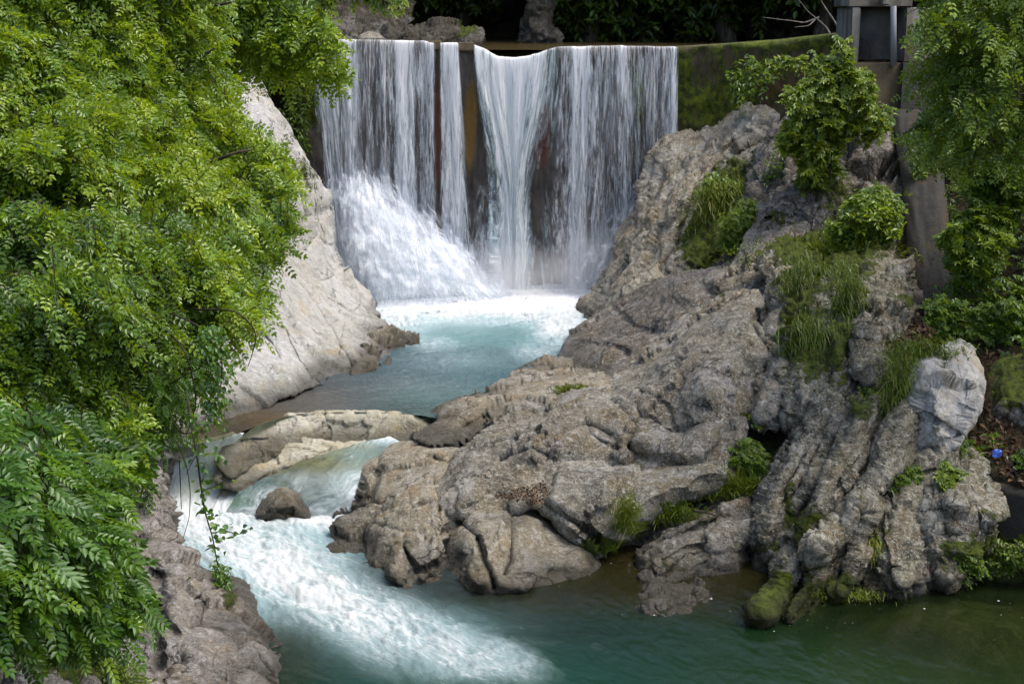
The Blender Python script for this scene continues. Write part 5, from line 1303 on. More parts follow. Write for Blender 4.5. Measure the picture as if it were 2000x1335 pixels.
def twigs_to_leaves(st, d, L, nl, size, rng, droop=.25, spread=.9, tint0=None, upj=.45):
    n = len(st)
    k = np.arange(nl)
    t = (k + .6) / nl
    d = norm(d)
    P = st[:, None] + d[:, None] * (L[:, None] * t)[..., None]
    P = P + np.array([0, 0, -1.]) * (droop * L[:, None] * t ** 2)[..., None]
    side = norm(np.cross(d, np.array([0, 0, 1.])) + 1e-6)
    sgn = np.where(k % 2 == 0, 1, -1)[None, :, None] * rng.uniform(.6, 1.1, (n, nl, 1))
    sgn = np.where((k == nl - 1)[None, :, None], 0, sgn)
    D = d[:, None] * rng.uniform(.5, .9, (n, nl, 1)) + side[:, None] * sgn * spread + np.array([0, 0, -.22]) + rng.normal(0, .22, (n, nl, 3))
    Up = np.array([0, -.25, 1.]) + rng.normal(0, upj, (n, nl, 3))
    S = size * rng.uniform(.7, 1.2, (n, nl)) * (1 - .25 * t)[None]
    T = (tint0 if tint0 is not None else np.full(n, .5))[:, None] + rng.normal(0, .11, (n, nl)) + .12 * t[None]
    return P.reshape(-1, 3), D.reshape(-1, 3), Up.reshape(-1, 3), S.ravel(), np.clip(T.ravel(), 0, 1)

def twig_tubes(st, d, L, droop, r=.006):
    d = norm(d)
    pts = [st[:, None] + d[:, None] * (L[:, None] * t)[..., None] + np.array([0, 0, -1.]) * (droop * L[:, None] * t * t)[..., None] for t in (np.array([0., .5, 1.]),)][0]
    side = norm(np.cross(d, np.array([0, 0, 1.])) + 1e-6); up = np.cross(side, d)
    n = len(st)
    ring = []
    for j, (a, b) in enumerate(((1, 0), (-.5, .87), (-.5, -.87))):
        ring.append(pts + (side * a + up * b)[:, None] * (r * np.array([1, .8, .4]))[None, :, None])
    V = np.stack(ring, 2).reshape(-1, 3)            # n,3 pts,3 ring
    f = []
    for s in range(2):
        for j in range(3):
            f.append((s * 3 + j, s * 3 + (j + 1) % 3, s * 3 + 3 + (j + 1) % 3, s * 3 + 3 + j))
    Fs = np.array(f)[None] + (np.arange(n) * 9)[:, None, None]
    return V, Fs.reshape(-1, 4)

def in_poly(poly, n, rng, jit=10):
    pl = dense(poly, 12, jit, 3)
    lo, hi = pl.min(0), pl.max(0)
    out = []
    while sum(map(len, out)) < n:
        U = rng.uniform(lo[0], hi[0], n * 2); V = rng.uniform(lo[1], hi[1], n * 2)
        m = inside(U, V, pl)
        out.append(np.c_[U[m], V[m]])
    return np.concatenate(out)[:n]

def crown(root, poly, depth, n, tpl, size, twigL, nl, mat, seed, thick=2.0, relief_=.8, rwl=110, heading=(.6, -.6, -.2), hj=.5, droop=.25, spread=.9, twmat='twig', big_leaves=0, tintb=.5, tintv=.30, upj=.45, lit_tint=None, twr=.006):
    """foliage that fills the outline with depth: twigs start through a thick, lumpy volume and carry leaves along both sides"""
    rng = np.random.default_rng(seed)
    uv = in_poly(poly, n, rng)
    f = tps(depth)
    Yf = f(uv[:, 0], uv[:, 1])
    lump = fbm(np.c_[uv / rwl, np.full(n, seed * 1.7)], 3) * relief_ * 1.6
    depth_in = rng.exponential(.35, n).clip(0, 1.6) * thick
    Y = Yf + lump + depth_in
    st = at_y(uv[:, 0], uv[:, 1], Y)
    L = twigL * rng.uniform(.6, 1.25, n)
    d = norm(np.array(heading)[None] + rng.normal(0, hj, (n, 3)))
    st = st - d * (L * .55)[:, None]
    tint = np.clip(tintb - tintv * lump / max(relief_, .01) * .6 + rng.normal(0, .10, n) + .10 * fbm(np.c_[uv / 60, np.full(n, seed + .5)], 2), .02, .98)  # set-back clumps darker: shade between them put into the tint
    if lit_tint is not None: tint = np.clip(tint + lit_tint(uv[:, 0], uv[:, 1]), .02, .98)  # shifts leaf colour to imitate lit and shaded parts of the crown
    P, D, U_, S, T = twigs_to_leaves(st, d, L, nl, size, rng, droop, spread, tint, upj)
    if big_leaves:
        # the leaves one can pick out singly: those nearest the viewer
        pu, pv = to_px(P)
        px = S / P[:, 1] * F
        vis = (pu > -20) & (pu < 2020) & (pv > -20) & (pv < 1355)
        sc_ = np.where(vis, px - 14 * np.repeat(depth_in + lump, nl), -1e9)
        k = np.argsort(-sc_)[:big_leaves]
        m = np.ones(len(P), bool); m[k] = False
        o0 = np.array(root['_o'])
        tv, tf = TPL[tpl]
        meshes = []
        for j in range(5):
            me = new_mesh('leaf', tv * 1.0, tf, dict(tint=np.full(len(tv), .30 + .13 * j)))
            me.materials.append(M[mat]); meshes.append(me)
        dd = norm(D[k]); yy = norm(np.cross(U_[k], dd)); zz = np.cross(dd, yy)
        for a, i in enumerate(k):
            o = bpy.data.objects.new('leaf', meshes[int(np.clip((T[i] - .24) / .13, 0, 4))])
            sc.collection.objects.link(o)
            s = S[i]
            p = P[i] - o0
            o.parent = root
            o.matrix_local = Matrix(((dd[a, 0] * s, yy[a, 0] * s, zz[a, 0] * s, p[0]), (dd[a, 1] * s, yy[a, 1] * s, zz[a, 1] * s, p[1]), (dd[a, 2] * s, yy[a, 2] * s, zz[a, 2] * s, p[2]), (0, 0, 0, 1)))
        P, D, U_, S, T = P[m], D[m], U_[m], S[m], T[m]
    v, fc, tt = place_leaves(tpl, P, D, U_, S, T)
    o = obj('foliage', v, fc, M[mat], root, dict(tint=tt), smooth=False)
    tag(o, kind='stuff')
    v, fc = twig_tubes(st, d, L, droop, twr)
    o = obj('twigs', v, fc, M[twmat], root)
    tag(o, kind='stuff')

def limb(root, name, pts, r0, r1, mat='bark', n=8, wob=.0, seed=0):
    """tapered limb through (u, v, Y) points"""
    c = np.array([at_y(u, v, Y) for u, v, Y in pts])
    t = np.linspace(0, 1, len(c)); tt = np.linspace(0, 1, 5 * len(c))
    p = np.stack([np.interp(tt, t, c[:, k]) for k in range(3)], 1)
    for _ in range(3):
        p[1:-1] = (p[:-2] + 2 * p[1:-1] + p[2:]) / 4
    if wob: p += wob * np.stack([pnoise(p * 1.3 + seed + k * 7) for k in range(3)], 1)
    v, f = tube(p, r0 + (r1 - r0) * tt, n)
    return obj(name, v, f, M[mat], root)

# --- hillside behind the left trees
def left_hill():
    pl = dense([(-700, -400), (420, -420), (520, -60), (470, 60), (430, 150), (330, 300), (260, 480), (240, 700), (230, 900), (190, 1080), (120, 1250), (0, 1260), (-700, 1300)], 14, 8, 9)
    U, V, d, q, e = patch_grid(pl, 9)
    f = tps([(-500, 1200, 14), (100, 1240, 18.5), (200, 900, 25.5), (250, 600, 30), (430, 150, 40), (500, -50, 44), (-500, -300, 24), (-500, 500, 17), (100, 300, 30), (0, 800, 21)])
    P = at_y(U, V, f(U, V) - .3 * np.clip(d / 40, 0, 1))
    N = vnormals(P, q)
    P += N * (.5 * fbm(P * .5, 4))[:, None]
    o = obj('left_hillside', P, q, M['soil'], None, origin=np.zeros(3))
    tag(o, kind='structure')
left_hill()

# --- left bank trees
t1 = thing('ash_tree', 'tall bright green tree filling the upper left, leaves hanging over the pale rock face', 'tree', at_y(60, 760, 21))
limb(t1, 'trunk', [(-40, 900, 22), (30, 600, 21), (110, 330, 20.5), (150, 60, 20.5), (170, -200, 21)], .22, .10, seed=1, wob=.15)
for b in ([(60, 480, 20.8), (220, 400, 19), (380, 330, 18.5), (500, 300, 18.5)], [(100, 360, 20.5), (280, 200, 19), (420, 100, 19)], [(140, 120, 20.5), (280, 30, 19.5), (440, -10, 19)], [(40, 560, 21), (180, 520, 18.5), (330, 500, 18), (470, 470, 18)], [(150, 80, 20.5), (20, 10, 19), (-80, -20, 19)]):
    limb(t1, 'branch', b, .07, .015, seed=2, wob=.12, n=6)
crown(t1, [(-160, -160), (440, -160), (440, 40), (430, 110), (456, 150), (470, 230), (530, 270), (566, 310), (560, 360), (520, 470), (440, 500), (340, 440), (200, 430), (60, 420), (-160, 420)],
      [(-100, -100, 16.5), (440, 0, 19.5), (560, 350, 18.5), (200, 250, 16.0), (-100, 420, 15), (420, 450, 17.5), (460, 120, 20.5)], 2700, 'ash', .20, .55, 8, 'leaf_left', 101, thick=2.6, relief_=1.0, rwl=105, heading=(.55, -.55, -.10), droop=.3, tintb=.44, tintv=.45, upj=.7, lit_tint=lambda u, v: .24 * np.exp(-((u - 430) / 170) ** 2 - ((v - 300) / 130) ** 2) + .12 * np.exp(-((u - 60) / 90) ** 2 - ((v - 80) / 90) ** 2) - .14 * np.exp(-((u - 100) / 200) ** 2 - ((v - 430) / 80) ** 2))  # leaf colour raised on the sunlit side, lowered in the dim interior
t2 = thing('ash_tree', 'mid green tree below the bright one, its sprays drooping towards the left rock', 'tree', at_y(-30, 1050, 17.5))
limb(t2, 'trunk', [(-120, 1200, 16.5), (-60, 900, 16.5), (40, 650, 16.5), (120, 480, 17)], .16, .06, seed=5, wob=.12)
for b in ([(-20, 760, 16.5), (180, 640, 15), (380, 600, 15.5), (470, 610, 15.8)], [(40, 640, 16.5), (240, 520, 15.2), (420, 470, 15.8)], [(-60, 900, 16.5), (140, 800, 14.5), (300, 760, 14.8)]):
    limb(t2, 'branch', b, .05, .01, seed=6, wob=.1, n=6)
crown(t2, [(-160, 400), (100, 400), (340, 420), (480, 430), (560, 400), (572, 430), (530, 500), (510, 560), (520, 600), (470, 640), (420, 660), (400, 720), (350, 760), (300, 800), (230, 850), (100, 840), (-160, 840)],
      [(-100, 420, 14), (560, 420, 17.2), (500, 600, 16.2), (200, 600, 13.6), (-100, 800, 12.6), (300, 780, 14.6)], 2100, 'ash', .18, .48, 8, 'leaf_left', 102, thick=2.2, relief_=1.0, rwl=100, heading=(.55, -.5, -.35), droop=.45, tintb=.32, tintv=.50, upj=.7, lit_tint=lambda u, v: .20 * np.exp(-((u - 480) / 110) ** 2 - ((v - 470) / 80) ** 2) - .12 * np.exp(-((u - 200) / 160) ** 2 - ((v - 620) / 140) ** 2))  # leaf colour brightened at lit sprays, darkened in the shaded middle
t3 = thing('ferny_shrub', 'ferny shrub with long feathered leaves in the lower left', 'shrub', at_y(0, 1260, 14.5))
for b in ([(-60, 1300, 14.5), (0, 1100, 13.5), (80, 950, 12.6), (180, 900, 12.4)], [(-60, 1300, 14.5), (60, 1150, 13), (200, 1090, 12.2)], [(-80, 1200, 14), (-20, 950, 13), (60, 830, 12.8)]):
    limb(t3, 'stem', b, .04, .01, 'twig', 6, .06)
crown(t3, [(-120, 780), (120, 790), (250, 800), (280, 850), (240, 900), (230, 960), (200, 1010), (210, 1050), (255, 1090), (262, 1150), (235, 1200), (190, 1215), (90, 1215), (0, 1225), (-120, 1230)],
      [(-100, 800, 12), (270, 830, 14), (250, 1120, 12.4), (100, 1000, 11.2), (-100, 1200, 10.6), (150, 1200, 12)], 640, 'pinnate_big', .36, .45, 6, 'leaf_low', 103, thick=1.8, relief_=.7, rwl=90, heading=(.5, -.6, -.25), droop=.35, tintb=.36, tintv=.32, big_leaves=170)
t4 = thing('overhanging_branch', 'darker green leafy bough reaching over the left end of the weir', 'bough', at_y(420, -60, 34))
limb(t4, 'branch', [(380, 140, 33), (470, 60, 33), (520, 20, 33), (560, -20, 33.5)], .10, .05, 'bark', 7, .1)
limb(t4, 'branch', [(440, 90, 33), (540, 50, 32.5), (600, 60, 32.5), (640, 110, 32.5)], .05, .012, 'bark', 6, .1)
crown(t4, [(400, -120), (600, -120), (620, 0), (636, 50), (662, 96), (668, 150), (640, 156), (606, 136), (560, 150), (530, 150), (480, 130), (430, 120), (400, 60)],
      [(420, -60, 32), (600, -60, 33), (650, 140, 32.8), (480, 120, 33.5), (540, 60, 31.5)], 460, 'ash', .34, .7, 7, 'leaf_left', 104, thick=1.8, relief_=.7, rwl=60, heading=(.4, -.5, -.4), droop=.45, tintb=.50, tintv=.3)
t4b = thing('overhanging_branch', 'bright maple leaf sprig dangling at the top edge above the crest', 'bough', at_y(700, -120, 27))
limb(t4b, 'branch', [(560, -160, 27), (640, -60, 27), (720, -30, 27), (790, -20, 27)], .03, .008, 'bark', 6, .05)
crown(t4b, [(600, -100), (800, -100), (806, -10), (784, 8), (760, -4), (722, 4), (706, 20), (690, 10), (660, 2), (630, 2), (604, -10)], [(600, -50, 26.5), (800, -50, 26.5), (700, 10, 26.5)], 90, 'palm', .17, .4, 6, 'leaf_sap', 105, thick=.6, relief_=.2, droop=.6, heading=(.3, -.5, -.5), tintb=.6)
# sparse drooping twigs in front of the pale rock
t5 = thing('drooping_branch', 'sparse drooping branch with small leaves against the pale rock face', 'branch', at_y(330, 640, 14.5))
rng = np.random.default_rng(55)
for b in ([(300, 600, 15), (370, 620, 14.2), (430, 660, 14), (430, 760, 14), (415, 810, 14)], [(300, 620, 15), (360, 680, 14), (390, 780, 14), (370, 850, 14)], [(380, 600, 15), (460, 600, 14.4), (500, 650, 14.4), (480, 720, 14.4)], [(300, 780, 14.5), (350, 740, 14.2), (420, 690, 14)], [(320, 800, 14.5), (360, 850, 14.2), (400, 840, 14)]):
    limb(t5, 'twig', b, .012, .004, 'twig', 5, .05)
crown(t5, [(395, 640), (440, 640), (452, 700), (448, 780), (430, 810), (400, 812), (395, 760), (415, 720), (400, 690)], [(400, 650, 13.9), (450, 700, 14.0), (420, 800, 13.9)], 70, 'round', .065, .22, 7, 'leaf_low', 106, thick=.5, relief_=.15, droop=.6, heading=(.2, -.3, -.8), tintb=.35, twr=.003)
crown(t5, [(300, 690), (380, 680), (400, 720), (380, 800), (350, 850), (300, 840), (280, 760)], [(300, 700, 14.3), (390, 720, 14.3), (330, 830, 14.3)], 60, 'pinnate', .17, .3, 6, 'leaf_low', 107, thick=.8, relief_=.3, droop=.6, heading=(.4, -.3, -.7), tintb=.35, twr=.003)
# the hanging spray before the rapids: single leaves
t6 = thing('hanging_vine', 'thin hanging vine with small round leaves dangling before the white rapids', 'vine', at_y(385, 830, 12))
main = [(366, 780, 12.2), (378, 850, 12), (388, 900, 12), (396, 960, 12), (404, 1010, 12), (416, 1050, 12), (424, 1100, 12)]
limb(t6, 'stem', main, .012, .005, 'twig', 5, .02)
for b in ([(416, 1040, 12), (440, 1034, 11.9), (466, 1044, 11.9), (490, 1030, 11.9)], [(398, 960, 12), (430, 945, 11.9), (450, 930, 11.9)], [(345, 860, 12), (366, 910, 12), (374, 960, 12), (372, 1010, 12), (358, 1050, 12)], [(350, 890, 12), (354, 950, 12), (356, 996, 12)], [(390, 880, 12), (376, 900, 11.9), (365, 925, 11.9)]):
    limb(t6, 'twig', b, .006, .003, 'twig', 5, .02)
tv, tf = TPL['round']
vm = []
for j in range(4):
    me = new_mesh('leaf', tv, tf, dict(tint=np.full(len(tv), .12 + .16 * j))); me.materials.append(M['leaf_low']); vm.append(me)
spots = []
for (a, b, n) in (((378, 850), (390, 905), 14), ((388, 900), (398, 965), 12), ((398, 965), (408, 1015), 14), ((408, 1015), (424, 1098), 22), ((420, 1040), (490, 1032), 22), ((398, 960), (452, 930), 9), ((380, 870), (450, 900), 16), ((366, 800), (400, 870), 22), ((402, 1000), (424, 1010), 6)):
    for _ in range(n):
        t = rng.uniform(); spots.append((a[0] + (b[0] - a[0]) * t + rng.normal(0, 8), a[1] + (b[1] - a[1]) * t + rng.normal(0, 7)))
for (u, v) in spots:
    o = bpy.data.objects.new('leaf', vm[rng.integers(4)]); sc.collection.objects.link(o)
    p = at_y(u, v, 11.95 + rng.normal(0, .07)) - np.array(t6['_o'])
    o.parent = t6; o.location = p
    o.rotation_euler = (rng.normal(.6, .5), rng.normal(.3, .5), rng.uniform(0, 6.28))
    s = rng.uniform(.045, .075); o.scale = (s, s, s)

# --- right side trees and shrubs
t7 = thing('leafy_tree', 'big drooping green tree filling the upper right corner', 'tree', at_y(2010, 420, 32))
limb(t7, 'trunk', [(2040, 640, 30), (2030, 300, 29), (2000, 60, 28.5), (1980, -160, 29)], .18, .08, seed=9, wob=.1)
for b in ([(2020, 220, 28.8), (1920, 200, 27.5), (1820, 230, 27), (1760, 260, 26.8)], [(2010, 120, 28.6), (1900, 60, 27.5), (1800, 50, 27)], [(2024, 300, 29), (1940, 300, 27.6), (1850, 310, 27.2)]):
    limb(t7, 'branch', b, .05, .01, seed=3, wob=.1, n=6)
crown(t7, [(1800, -140), (2160, -140), (2160, 340), (2000, 330), (1960, 300), (1900, 320), (1850, 332), (1828, 300), (1790, 276), (1750, 262), (1790, 228), (1826, 200), (1780, 170), (1756, 146), (1800, 120), (1836, 90), (1782, 56), (1800, 20), (1816, -30)],
      [(1800, -100, 27), (2100, -100, 26), (1760, 150, 26.6), (1850, 320, 26.8), (2100, 320, 26), (1950, 120, 25.6)], 900, 'ash', .26, .7, 7, 'leaf_right', 111, thick=2.6, relief_=1.6, rwl=60, heading=(-.55, -.5, -.35), droop=.45, tintb=.52, tintv=.42, upj=.6)
def shrub(name, label, poly, Y, n, tpl, size, L, nl, mat, seed, base, group=None, stems=True, cat='shrub', **kw):
    t = thing(name, label, cat, at_y(base[0], base[1], Y + .15), group)
    pl = np.array(poly, float); c = pl.mean(0)
    rng = np.random.default_rng(seed)
    if stems:
        for k in range(3):
            tip = pl[rng.integers(len(pl))] * .6 + c * .4
            limb(t, 'stem', [(base[0], base[1], Y + .15), ((base[0] + tip[0]) / 2 + rng.normal(0, 5), (base[1] + tip[1]) / 2, Y + .05), (tip[0], tip[1], Y)], .02, .006, 'twig', 5, .02, k)
    lo, hi = pl.min(0), pl.max(0)
    crown(t, poly, [(lo[0], lo[1], Y + .3), (hi[0], lo[1], Y + .3), (c[0], hi[1], Y - .1), (c[0], c[1], Y - .3)], n, tpl, size, L, nl, mat, seed, **kw)
    return t
shrub('sapling', 'light green maple sapling leaning out in front of the mossy wing wall', [(1516, 186), (1556, 172), (1596, 150), (1588, 126), (1606, 108), (1636, 116), (1630, 92), (1652, 74), (1668, 100), (1668, 130), (1712, 150), (1730, 176), (1700, 190), (1716, 220), (1740, 250), (1700, 270), (1660, 262), (1650, 290), (1610, 310), (1600, 340), (1566, 346), (1550, 300), (1516, 284), (1526, 246), (1560, 220), (1540, 196)],
      36.0, 520, 'palm', .21, .5, 7, 'leaf_sap', 112, (1620, 350), thick=1.4, relief_=.5, rwl=36, heading=(-.4, -.6, -.05), tintb=.52, tintv=.35)
shrub('shrub', 'leafy strand trailing down the crag under the maple sapling', [(1560, 330), (1600, 320), (1640, 300), (1640, 330), (1610, 360), (1590, 372), (1564, 366)], 37.2, 90, 'palm', .17, .35, 6, 'leaf_right', 141, (1600, 372), thick=.5, relief_=.2, rwl=30, tintb=.45)
shrub('shrub', 'hanging weeds spilling over the top of the mossy wing wall', [(1420, 130), (1470, 110), (1520, 130), (1500, 170), (1450, 180), (1424, 165)], 43.2, 60, 'simple', .2, .45, 6, 'leaf_right', 142, (1470, 110), stems=False, thick=.3, relief_=.15, droop=.8, heading=(0, -.4, -.6), tintb=.4)
shrub('shrub', 'green climbers on the dark wall left of the falls', [(560, 160), (596, 150), (600, 240), (596, 300), (570, 290), (556, 220)], 44.6, 90, 'simple', .2, .45, 7, 'leaf_dark', 143, (590, 300), stems=False, thick=.3, relief_=.15, droop=.8, heading=(0, -.4, -.6), tintb=.5)
shrub('shrub', 'thin greenery creeping across the columned crag', [(1500, 300), (1530, 270), (1560, 290), (1550, 350), (1520, 380), (1500, 350)], 39.2, 60, 'simple', .15, .35, 6, 'leaf_right', 144, (1530, 380), stems=False, thick=.3, relief_=.15, tintb=.45)
shrub('weed_clump', 'weeds and moss along the foot of the rosette bush slope', [(1800, 700), (1860, 660), (1900, 670), (1890, 690), (1840, 690), (1800, 720)], 29.2, 70, 'simple', .11, .25, 6, 'leaf_sap', 145, (1850, 700), cat='weeds', thick=.3, relief_=.12, tintb=.45, twr=.003)
shrub('shrub', 'leafy runners hanging over the upper part of the dark buttress', [(1770, 250), (1800, 240), (1830, 300), (1840, 380), (1820, 420), (1800, 360), (1780, 320)], 36.4, 60, 'ash', .2, .4, 6, 'leaf_right', 146, (1820, 250), stems=False, thick=.4, relief_=.2, droop=.7, heading=(-.1, -.4, -.6), tintb=.4)
shrub('shrub', 'thin creeping sprig growing across the middle of the wing wall', [(1490, 132), (1540, 112), (1590, 112), (1600, 126), (1540, 132), (1510, 142)], 40.5, 40, 'simple', .22, .5, 6, 'leaf_sap', 113, (1600, 120), thick=.4, relief_=.2, tintb=.5)
shrub('shrub', 'low dark shrub at the foot of the gate tower wall', [(1640, 220), (1700, 200), (1740, 205), (1740, 238), (1680, 246), (1640, 244)], 38.6, 110, 'simple', .16, .5, 7, 'leaf_right', 114, (1690, 250), thick=.8, relief_=.3, tintb=.40)
shrub('shrub', 'round leafy shrub growing beside the buttress above the grassy bluff', [(1612, 445), (1630, 420), (1660, 400), (1670, 375), (1710, 362), (1750, 370), (1768, 400), (1762, 440), (1745, 470), (1690, 480), (1640, 470)], 33.2, 330, 'simple', .17, .42, 8, 'leaf_right', 115, (1700, 480), thick=1.0, relief_=.45, rwl=45, heading=(-.3, -.7, .05), tintb=.54, tintv=.35)
shrub('shrub', 'bushy green clump in the moss hollow behind the dark dome', [(1408, 460), (1420, 425), (1446, 405), (1470, 385), (1486, 400), (1480, 450), (1450, 490), (1420, 492)], 37.8, 190, 'pinnate', .24, .4, 6, 'leaf_right', 116, (1450, 495), thick=.8, relief_=.3, rwl=35, tintb=.5, tintv=.3)
shrub('shrub', 'small weedy clump high on the mossy slope below the pale slab', [(1376, 350), (1410, 335), (1440, 350), (1430, 385), (1390, 395), (1366, 385)], 40.0, 70, 'simple', .2, .4, 6, 'leaf_right', 117, (1400, 395), thick=.5, relief_=.2, tintb=.45)
shrub('shrub', 'rosette leaved bush on the slope right of the buttress', [(1838, 470), (1860, 430), (1900, 404), (1950, 398), (1980, 430), (1964, 490), (1930, 540), (1880, 556), (1850, 520)], 30.6, 330, 'whorl', .20, .40, 6, 'leaf_right', 118, (1910, 560), thick=1.0, relief_=.45, rwl=45, heading=(-.2, -.7, .1), tintb=.50, tintv=.35)
shrub('shrub', 'dark bush between the corner tree and the rosette bush', [(1880, 330), (1960, 320), (2060, 340), (2080, 420), (2000, 410), (1960, 390), (1900, 390)], 31.0, 240, 'whorl', .20, .42, 6, 'leaf_right', 119, (1980, 420), thick=1.0, relief_=.4, rwl=50, heading=(-.3, -.6, .1), tintb=.36, tintv=.3)
shrub('shrub', 'broad leaved weeds with a yellow green tip at the buttress foot', [(1806, 640), (1812, 590), (1840, 575), (1880, 590), (1890, 630), (1860, 660), (1820, 660)], 29.7, 150, 'palm', .16, .3, 6, 'leaf_right', 120, (1850, 665), thick=.6, relief_=.25, tintb=.52, tintv=.3)
shrub('shrub', 'trailing weeds along the leafy slope at the right edge', [(1890, 600), (1960, 590), (2060, 600), (2060, 690), (1990, 680), (1930, 660), (1890, 650)], 28.9, 210, 'palm', .15, .35, 6, 'leaf_right', 121, (1980, 680), thick=.7, relief_=.3, tintb=.40, tintv=.3)
shrub('shrub', 'ivy like weeds under the rosette bush', [(1830, 560), (1880, 550), (1960, 540), (2040, 520), (2040, 590), (1960, 600), (1890, 596)], 30.4, 150, 'simple', .16, .35, 6, 'leaf_right', 122, (1930, 600), thick=.6, relief_=.3, tintb=.34, tintv=.3)
shrub('weed_clump', 'bright weeds draped over the top of the squat brown block', [(1826, 920), (1850, 905), (1884, 920), (1896, 945), (1870, 960), (1856, 990), (1838, 970)], 24.9, 100, 'palm', .12, .22, 6, 'leaf_sap', 123, (1860, 960), cat='weeds', thick=.35, relief_=.15, tintb=.5, twr=.003)
shrub('weed_clump', 'leafy weeds on the streaked tan rock left of the block weeds', [(1742, 960), (1750, 925), (1780, 910), (1806, 920), (1810, 940), (1780, 960)], 25.1, 80, 'palm', .12, .22, 6, 'leaf_sap', 124, (1775, 965), cat='weeds', thick=.35, relief_=.15, tintb=.42, twr=.003)
shrub('weed_clump', 'dense low weeds and moss at the waterline right of the dead red stems', [(1830, 1130), (1850, 1090), (1880, 1065), (1910, 1050), (1920, 1090), (1930, 1120), (1880, 1138)], 23.8, 170, 'simple', .09, .22, 7, 'leaf_right', 125, (1880, 1140), cat='weeds', thick=.5, relief_=.2, tintb=.52, twr=.003)
shrub('weed_clump', 'shaded weeds overhanging the water in the right corner', [(1930, 1050), (1970, 1060), (2060, 1062), (2060, 1110), (1980, 1112), (1940, 1110)], 23.9, 150, 'simple', .12, .25, 7, 'leaf_dark', 126, (1990, 1120), cat='weeds', thick=.5, relief_=.2, tintb=.7, twr=.003)
shrub('weed_clump', 'little green weed in a pocket of the mossy lumps', [(1566, 1095), (1590, 1085), (1606, 1100), (1596, 1115), (1572, 1112)], 23.7, 40, 'simple', .08, .18, 6, 'leaf_sap', 127, (1586, 1118), cat='weeds', thick=.2, relief_=.08, tintb=.5, twr=.003)
shrub('weed_clump', 'weeds on the leaf litter just left of the blue scrap', [(1862, 880), (1880, 862), (1912, 868), (1926, 890), (1912, 900), (1880, 896)], 26.0, 60, 'palm', .12, .2, 6, 'leaf_sap', 128, (1895, 900), cat='weeds', thick=.3, relief_=.12, tintb=.42, twr=.003)
shrub('weed_clump', 'weeds on the leaf litter right above the blue scrap', [(1930, 850), (1960, 846), (1972, 862), (1950, 876), (1932, 870)], 26.3, 40, 'palm', .12, .2, 6, 'leaf_sap', 129, (1950, 878), cat='weeds', thick=.3, relief_=.12, tintb=.4, twr=.003)
shrub('weed_clump', 'weeds at the right edge beside the blue scrap', [(1976, 890), (2000, 878), (2040, 880), (2040, 920), (1990, 918)], 25.6, 60, 'simple', .12, .22, 6, 'leaf_right', 130, (2010, 920), cat='weeds', thick=.3, relief_=.12, tintb=.4, twr=.003)
shrub('weed_clump', 'weeds sprouting in the gap between pale topped shoulder and leftmost rib', [(1430, 900), (1446, 860), (1470, 850), (1500, 880), (1490, 930), (1456, 940)], 26.5, 70, 'palm', .12, .22, 6, 'leaf_sap', 131, (1465, 945), cat='weeds', thick=.4, relief_=.15, tintb=.45, twr=.003)
shrub('weed_clump', 'small bright weed beside the top of the pale topped shoulder', [(1462, 815), (1474, 802), (1490, 806), (1496, 826), (1476, 832)], 27.4, 30, 'simple', .10, .2, 6, 'leaf_sap', 132, (1480, 835), cat='weeds', thick=.25, relief_=.1, tintb=.5, twr=.003)
shrub('weed_clump', 'weeds on the step between leaning block and mossy grass', [(1670, 770), (1690, 752), (1720, 756), (1730, 790), (1700, 800), (1676, 792)], 27.4, 70, 'simple', .10, .2, 6, 'leaf_sap', 133, (1700, 800), cat='weeds', thick=.3, relief_=.12, tintb=.4, twr=.003)
shrub('weed_clump', 'mossy weeds over the earthy rock in the bottom left corner', [(170, 1270), (210, 1256), (262, 1290), (300, 1330), (260, 1345), (200, 1320)], 17.6, 80, 'simple', .07, .16, 7, 'leaf_sap', 134, (230, 1330), cat='weeds', thick=.3, relief_=.1, tintb=.45, twr=.003)
shrub('weed_clump', 'small weeds clinging to the shoulder rock under the hanging vine', [(406, 1120), (420, 1096), (446, 1110), (452, 1140), (440, 1165), (420, 1150)], 23.2, 50, 'simple', .09, .18, 6, 'leaf_low', 135, (430, 1165), cat='weeds', thick=.25, relief_=.1, tintb=.45, twr=.003)
shrub('weed_clump', 'grey green ivy tuft on the rock column above the rapids', [(240, 900), (280, 880), (310, 930), (300, 990), (250, 985)], 25.0, 60, 'simple', .12, .25, 6, 'leaf_low', 136, (270, 990), cat='weeds', thick=.3, relief_=.1, tintb=.3, twr=.003)

